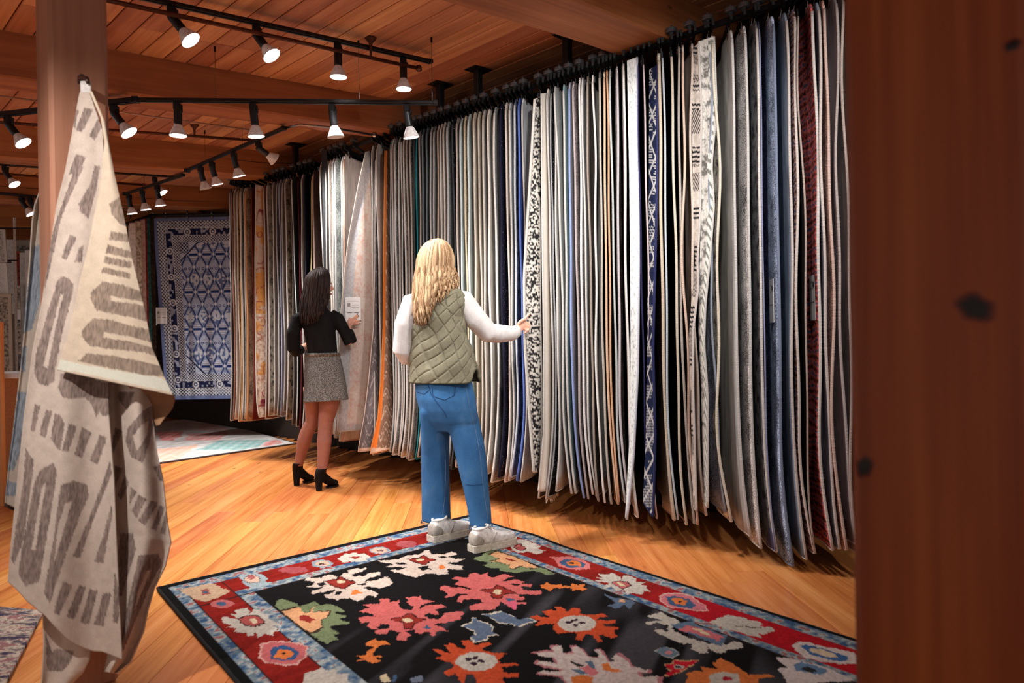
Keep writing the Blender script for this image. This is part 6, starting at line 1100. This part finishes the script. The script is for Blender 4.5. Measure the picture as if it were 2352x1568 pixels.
# quilted vest
def vest():
    nu, nv = 220, 190; prof = [(652, 1001, 30, .055), (660, 1002, 42, .068), (668, 1004, 53, .082), (680, 1005, 60, .095), (700, 1004, 62, .104), (730, 1001, 62, .11), (765, 1004, 63, .115), (800, 1011, 69, .12), (840, 1018, 76, .13), (876, 1022, 79, .138)]
    yw = math.radians(32); V = np.zeros((nv, nu, 3)); ys = np.array([p[0] for p in prof]); Y = np.linspace(652, 876, nv)
    for j, y in enumerate(Y):
        cx, hw, hd = (np.interp(y, ys, [p[i] for p in prof]) for i in (1, 2, 3)); hwm = hw * MP; a = math.sqrt(max(1e-4, hwm ** 2 - (hd * math.sin(yw)) ** 2)) / math.cos(yw)
        for i in range(nu):
            t = i * math.tau / nu; ct, st = math.cos(t), math.sin(t); e = 2.5; q = (abs(ct) ** (2 / e)) * (1 if ct >= 0 else -1); w = (abs(st) ** (2 / e)) * (1 if st >= 0 else -1)
            hem = 0.
            if j > nv * .6:                              # curved hem with side vents
                k = (j - nv * .6) / (nv * .4); side = max(math.exp(-((t - 0) / .16) ** 2), math.exp(-((t - math.tau) / .16) ** 2), math.exp(-((t - math.pi) / .16) ** 2)); hem = -30 * side * k ** 2
            c = PB(cx, y + hem); p = c + r * a * q + f * hd * w; arc = (t) * (a + hd) / 2
            z = (y - 652) * MP; pch = .083; d1 = abs(((arc + z * .9) / pch) % 1 - .5); d2 = abs(((arc - z * .9) / pch) % 1 - .5); m_ = min(d1, d2) * pch; dep = -.0065 * math.exp(-(m_ / .0055) ** 2) + .003 * math.sin(y * .11 + t * 3)
            if hem == 0 and abs(y - (690 + 40 * (abs(math.sin((t - 4.71) * 1.0)) ** 2))) < 1.6 and 3.3 < t < 6.1: dep -= .004     # yoke seam
            if m_ < .001: pass
            n_ = (r * (q / max(a, .01)) + f * (w / max(hd, .01))).normalized(); p = p + n_ * dep; V[j, i] = p
    fs = [(j * nu + i, j * nu + (i + 1) % nu, (j + 1) * nu + (i + 1) % nu, (j + 1) * nu + i) for j in range(nv - 1) for i in range(nu)]
    V -= np.array(O); m = mesh('vest', V.reshape(-1, 3), fs, True); o = obj('vest', m, cloth_mat('olive_quilt', (118, 114, 94), (142, 137, 116), 260, .85, .3, 22, .006, .3), person); s = o.modifiers.new('t', 'SOLIDIFY'); s.thickness = .008; s.offset = 0
    bm = bmesh.new(); tube(bm, [Vector(V[-1, i]) for i in range(nu)] + [Vector(V[-1, 0])], .0055, 6); obj('hem_binding', bm, plain('olive_binding', (94, 92, 70), .85), o, True)
    bm = bmesh.new(); tube(bm, [Vector(V[0, i]) for i in range(nu)] + [Vector(V[0, 0])], .006, 6); obj('collar_binding', bm, plain('olive_binding', (94, 92, 70), .85), o, True)
vest()
# sneakers
def sneaker(heel, toe, lab):
    d = (toe - heel); L = .275; d.z = 0; d.normalize(); s = Vector((d.y, -d.x, 0)); h0 = heel.copy(); h0.z = .016; bm = bmesh.new()
    T = [(.0, .026, .050), (.03, .034, .078), (.1, .037, .092), (.2, .038, .094), (.34, .039, .09), (.46, .043, .075), (.6, .047, .062), (.76, .047, .054), (.9, .039, .046), (.97, .026, .04), (1., .012, .034)]
    rings = [(h0 + d * (x * L) + UP * (.024 + hh / 2), s * w, UP * (hh / 2)) for x, w, hh in T]; loft(bm, rings, 24, 2.4); up = shift(fused('shoe', bm, .0045, plain('sneaker_white', (228, 224, 220), .6), person, 3)); up['label'] = lab
    bm = bmesh.new(); loft(bm, [(h0 + d * (x * L + (.006 if x > .5 else -.006)) + UP * z, s * (w * k), d * .0) for x, w, hh in T[:1] for z, k in ((0, 1),)], 3) if False else None
    ns = []; 
    for x, w, hh in T: ns.append((x * L + (.005 if x > .5 else -.005), w + .006))
    pts = [h0 + d * x + s * w for x, w in ns] + [h0 + d * x - s * w for x, w in ns[::-1]]; bm2 = bmesh.new(); lo = [bm2.verts.new(p + UP * .0) for p in pts]; mi = [bm2.verts.new(p + UP * .030) for p in pts]; hi = [bm2.verts.new(p * 1.0 + UP * .034) for p in pts]; n = len(pts)
    for k in range(n): bm2.faces.new((lo[k], lo[(k + 1) % n], mi[(k + 1) % n], mi[k])); bm2.faces.new((mi[k], mi[(k + 1) % n], hi[(k + 1) % n], hi[k]))
    bm2.faces.new(lo[::-1]); bm2.faces.new(hi); bm.free(); obj('sole', bm2, plain('sneaker_sole', (206, 196, 180), .6), up)
    bm = bmesh.new(); loft(bm, [(h0 + d * (x * L) + UP * (.026 + hh / 2), s * (w + .0025), UP * (hh / 2 + .001)) for x, w, hh in [(-.008, .02, .05), (.02, .033, .07), (.08, .0365, .078), (.16, .037, .07), (.2, .037, .05)]], 20, 2.4); obj('heel_counter', bm, plain('sneaker_grey', (174, 166, 156), .8), up, True)
    for q in (-1, 1): bm = bmesh.new(); tube(bm, [h0 + d * L * .36 + s * q * .042 + UP * .035, h0 + d * L * .42 + s * q * .043 + UP * .062, h0 + d * L * .5 + s * q * .034 + UP * .085], .004, 5); obj('side_stripe', bm, plain('sneaker_grey', (174, 166, 156), .8), up)
    bm = bmesh.new()
    for k in range(5): x = .4 + k * .065; z = .118 - k * .012; tube(bm, [h0 + d * L * x - s * .022 + UP * (z - .012), h0 + d * L * x + UP * z, h0 + d * L * x + s * .022 + UP * (z - .012)], .003, 5)
    obj('laces', bm, plain('lace_white', (226, 222, 218), .8), up)
    bm = bmesh.new(); R0 = h0 + d * .06 + UP * .118; tube(bm, [R0 + d * .042 * math.cos(k * math.tau / 16) + s * .034 * math.sin(k * math.tau / 16) + UP * (.006 * math.cos(k * math.tau / 16)) for k in range(17)], .007, 6); obj('collar', bm, plain('sneaker_white', (228, 224, 220), .6), up, True)
a1, b1 = fl(990, 1244, .016), fl(1080, 1221, .016); a2, b2 = fl(1083, 1267, .016), fl(1172, 1247, .016)
sneaker(a1, b1, 'left sneaker of white and grey leather'); sneaker(a2, b2, 'right sneaker of white and grey leather')
# hair
M_hair = attr('hair_blonde', .5, 90, .5, .3, (6, 6, .5), 0, .25)
def endb(p, th, rr):
    px = 1176 + F * (p.x * CR - (p.z - H) * SR) / p.y; tgt = np.interp(px, [935, 950, 962, 985, 1000, 1015, 1040, 1062], [690, 722, 742, 742, 715, 690, 672, 664]) + rr.uniform(-14, 8)
    z = at(px, tgt, Yb).z; shift_px = np.interp(px, [940, 970, 1000, 1030, 1062], [8, 4, -8, 6, 8]) + rr.uniform(-6, 6); return min(z, p.z - .02), r * (shift_px * MP) - f * .035
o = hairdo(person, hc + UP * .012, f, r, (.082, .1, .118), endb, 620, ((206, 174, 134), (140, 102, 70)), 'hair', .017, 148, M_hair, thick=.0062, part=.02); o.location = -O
bm = bmesh.new(); M = Matrix((r, f, UP)).transposed(); ell(bm, hc + UP * .018 - f * .018, (.08, .09, .108), M, 24)
for v in list(bm.verts):
    if (v.co - hc).dot(f) > .045 and v.co.z < hc.z + .075: v.co -= f * .05
cap = obj('hair_cap', bm, plain('hair_blonde_base', (150, 110, 70), .6), o, True)

# ---------------- dark-haired shopper
Yd_ = 5.47; MPd = Yd_ / F
def PD(px, py, dy=0.): return at(px, py, Yd_ + dy)
base = fl(715, 1118); f, r = axes(math.radians(34)); fh, rh = axes(math.radians(62)); O2 = Vector((base.x, base.y, 0))
person = thing('person', 'dark-haired person in black top and grey tweed skirt reading a card on the vintage rug', 'person', (base.x, base.y, 0)); S2 = skin('skin_warm', (206, 150, 126)); S_leg = skin('skin_tights', (152, 100, 86))
hc = PD(733, 656); bm = bmesh.new(); head(bm, hc, fh, rh, person, S2, 1.)
for ch in person.children: ch.location = -O2
loft(bm, [(PD(728, 680), r * .046, f * .05), (PD(726, 704), r * .05, f * .052), (PD(727, 714), r * .1, f * .065), (PD(730, 735), r * .13, f * .08), (PD(738, 780), r * .11, f * .078), (PD(741, 820), r * .115, f * .085), (PD(744, 880), r * .14, f * .1), (PD(742, 915), r * .13, f * .095)])
RA2 = [PD(775, 730), PD(790, 758, .01), PD(803, 786, .02), PD(805, 772, .06), PD(799, 754, .085)]; LA2 = [PD(683, 732), PD(674, 765, -.02), PD(674, 800, 0), PD(690, 802, .1), PD(712, 790, .24)]
tube(bm, RA2, [.038, .036, .034, .03, .024], 12); tube(bm, LA2, [.038, .036, .034, .03, .024], 12)
def PE_(px, py, dy=0.): return at(px, py, Yd_ + .095 + dy)
loft(bm, [(PE_(797, 755), r * .028, f * .018), (PE_(801, 748, .005), r * .036, f * .016), (PE_(806, 741, .012), r * .038, f * .013), (PE_(810, 737, .014), r * .034, f * .011)], 12)
FT = ([(805, 736, .014), (811, 731, .018), (817, 726, .02), (821, 721, .02)], [(809, 737, .014), (815, 733, .018), (820, 729, .02), (824, 725, .02)], [(811, 740, .014), (817, 738, .018), (823, 737, .02), (828, 736.5, .02)], [(810, 744, .012), (816, 744, .016), (821, 744, .018), (826, 743, .018)])
for pts in FT: tube(bm, [PE_(*p) for p in pts], [.0095, .009, .0082, .0064], 8)
tube(bm, [PE_(800, 744, .0), PE_(801, 737, .002), PE_(803, 732, .006), PE_(804, 729, .01)], [.012, .0105, .0095, .0075], 8)
lw = LA2[-1]; d_ = (LA2[-1] - LA2[-2]).normalized(); loft(bm, [(lw, UP * .022, r * .018), (lw + d_ * .04, UP * .034, r * .015), (lw + d_ * .08, UP * .036, r * .012)], 12)
for z, L in ((.026, .066), (.01, .074), (-.008, .068), (-.024, .055)): tube(bm, [lw + d_ * .075 + UP * z, lw + d_ * (.075 + L * .5) + UP * z, lw + d_ * (.075 + L) + UP * (z - .016)], [.009, .0085, .0065], 8)
tube(bm, [lw + d_ * .03 + UP * .028, lw + d_ * .06 + UP * .047, lw + d_ * .08 + UP * .052], [.012, .01, .008], 8)
LL = [PD(722, 890, .03), PD(719, 925, .04), PD(718, 948, .06), PD(716, 970, .07), PD(704, 995, .09), PD(699, 1012, .1), PD(692, 1040, .12), PD(686, 1068, .13)]; LR = [PD(757, 890, -.02), PD(756, 925, -.03), PD(752, 948, -.03), PD(748, 970, -.03), PD(746, 995, -.035), PD(745, 1012, -.04), PD(743, 1045, -.045), PD(740, 1080, -.05)]
tube(bm, LL, [.085, .066, .056, .050, .053, .054, .042, .032], 18); tube(bm, LR, [.09, .078, .066, .056, .053, .055, .046, .036], 18)
bd = fused('body', bm, .0052, S2, person, 5); bd.location = -O2; me = bd.data; me.materials.append(S_leg)
zl = PD(740, 912).z
me.polygons.foreach_set('material_index', [1 if p.center.z < zl + .05 else 0 for p in me.polygons])
for pts in FT[:3]:
    b2 = bmesh.new(); q = PE_(*pts[-1]); ell(b2, q + Vector((0, -.004, .0)), (.005, .004, .006), None, 8); o = obj('nail', b2, plain('nail_dark', (40, 14, 22), .2), person, True); o.location = -O2
M_top = cloth_mat('black_knit', (13, 12, 13), (24, 22, 23), 240, .85, .3, 16, .01, .4)
bm = bmesh.new(); loft(bm, [(PD(727, 700), r * .06, f * .06), (PD(727, 712), r * .11, f * .075), (PD(728, 725), r * .145, f * .092), (PD(732, 748), r * .142, f * .098), (PD(737, 780), r * .132, f * .095), (PD(741, 812), r * .128, f * .096), (PD(741, 822), r * .13, f * .098)], 32)
tube(bm, [PD(760, 722), RA2[0], RA2[1], RA2[2], PD(807, 781, .04), RA2[3], PD(801, 760, .08)], [.042, .048, .046, .044, .042, .039, .034], 16); tube(bm, [PD(700, 724), LA2[0], LA2[1], LA2[2], PD(680, 806, .05), LA2[3]], [.042, .05, .05, .05, .047, .044], 16)
o = fused('knit_top', bm, .006, M_top, person, 5); o.location = -O2
n = Nt('grey_tweed'); v = n.coord(rnd=False); a_ = n.noise(v, 200, 2, .9); c = n.ramp(a_, [(.36, (34, 33, 32)), (.48, (82, 80, 78)), (.62, (150, 146, 142))]); n.bump(a_, .4, .003); M_tw = n.done(c, .95, 0, .1)
def skirt():
    nu, nv = 96, 40; V = np.zeros((nv, nu, 3)); ys = np.linspace(810, 920, nv)
    for j, y in enumerate(ys):
        cx = np.interp(y, [810, 840, 880, 920], [741, 743, 746, 748]); hw = np.interp(y, [810, 830, 860, 890, 920], [39, 43, 47, 49.5, 52]) * MPd; hd = np.interp(y, [810, 850, 920], [.1, .125, .15]); yw = math.radians(34); a = math.sqrt(hw ** 2 - (hd * math.sin(yw)) ** 2) / math.cos(yw)
        for i in range(nu):
            t = i * math.tau / nu; k = (j / nv); w = 1 + .025 * k * math.sin(t * 7 + 1) + .02 * k * math.sin(t * 3); V[j, i] = PD(cx, y + (3 * math.cos(t) * -k)) + r * a * w * math.cos(t) + f * hd * w * math.sin(t) - O2
    o = obj('skirt', mesh('skirt', V.reshape(-1, 3), [(j * nu + i, j * nu + (i + 1) % nu, (j + 1) * nu + (i + 1) % nu, (j + 1) * nu + i) for j in range(nv - 1) for i in range(nu)], True), M_tw, person); s = o.modifiers.new('t', 'SOLIDIFY'); s.thickness = .005; s.offset = 0
    bm = bmesh.new(); tube(bm, [Vector(V[2, i]) for i in range(nu)] + [Vector(V[2, 0])], .009, 6); obj('waistband', bm, plain('waistband_brown', (96, 74, 56), .7, nz=.3), o, True)
    bm = bmesh.new(); tube(bm, [Vector(V[j, int(nu * .68)]) * 1.0 for j in range(3, nv)], .003, 5); obj('back_seam', bm, plain('tweed_seam', (90, 86, 82), .9), o)
skirt()
def boot(heel, toe, top, lab):
    d = toe - heel; d.z = 0; d.normalize(); s = Vector((d.y, -d.x, 0)); h0 = Vector((heel.x, heel.y, 0)) + d * .018; bm = bmesh.new(); tp = Vector((top.x, top.y, top.z))
    loft(bm, [(tp, d * .044, s * .042), (tp * .6 + (h0 + UP * .125) * .4, d * .044, s * .04), (h0 + d * .012 + UP * .12, d * .05, s * .036), (h0 + d * .015 + UP * .085, d * .045, s * .033)], 20)
    tube(bm, [h0 + UP * .118, h0 + d * .045 + UP * .098, h0 + d * .09 + UP * .066, h0 + d * .13 + UP * .042, h0 + d * .17 + UP * .032, h0 + d * .2 + UP * .027], [(.036, .036), (.036, .036), (.033, .038), (.028, .041), (.026, .038), (.014, .022)], 16)
    loft(bm, [(h0 + UP * .1, d * .034, s * .032), (h0 - d * .004 + UP * .05, d * .026, s * .026), (h0 - d * .004 + UP * .004, d * .022, s * .023)], 16)
    o = fused('ankle_boot', bm, .0045, cloth_mat('black_suede', (12, 11, 11), (24, 22, 22), 300, .85, .15, 20, .004, .3), person, 4); o.location = -O2; o['label'] = lab
    bm = bmesh.new(); loft(bm, [(h0 + d * .15 + UP * 0., d * .062, s * .038), (h0 + d * .15 + UP * .014, d * .064, s * .04)], 20); obj('outsole', bm, plain('boot_sole', (26, 24, 24), .5), o); bm = bmesh.new(); loft(bm, [(h0 - d * .004, d * .022, s * .023), (h0 - d * .004 + UP * .006, d * .0225, s * .0235)], 16); obj('heel_tip', bm, plain('boot_sole', (26, 24, 24), .5), o)
boot(fl(679, 1116), fl(708, 1107), PD(685, 1063, .13), 'left black suede ankle boot with block heel'); boot(fl(730, 1128), fl(774, 1115), PD(740, 1075, -.05), 'right black suede ankle boot with block heel')
M_hair2 = attr('hair_dark', .5, 90, .4, .2, (6, 6, .5), 0, .2)
def endd(p, th, rr):
    px = 1176 + F * (p.x * CR - (p.z - H) * SR) / p.y; tgt = np.interp(px, [690, 700, 715, 730, 745, 752, 766], [728, 738, 742, 740, 724, 705, 690]) + rr.uniform(-8, 6); sx = np.interp(px, [690, 710, 735, 760], [-4, -4, -6, -8]) + rr.uniform(-4, 4); return min(at(px, tgt, Yd_).z, p.z - .02), Vector((sx * MPd, -.035, 0))
o = hairdo(person, hc + UP * .012, fh, rh, (.079, .098, .112), endd, 520, ((58, 40, 34), (24, 16, 15)), 'hair', .008, 128, M_hair2, thick=.0068, part=.02); o.location = -O2
bm = bmesh.new(); M = Matrix((rh, fh, UP)).transposed(); ell(bm, hc + UP * .016 - fh * .016, (.078, .09, .106), M, 24)
for v in list(bm.verts):
    if (v.co - hc).dot(fh) > .045 and v.co.z < hc.z + .075: v.co -= fh * .05
obj('hair_cap', bm, plain('hair_dark_base', (30, 21, 19), .5), o, True)
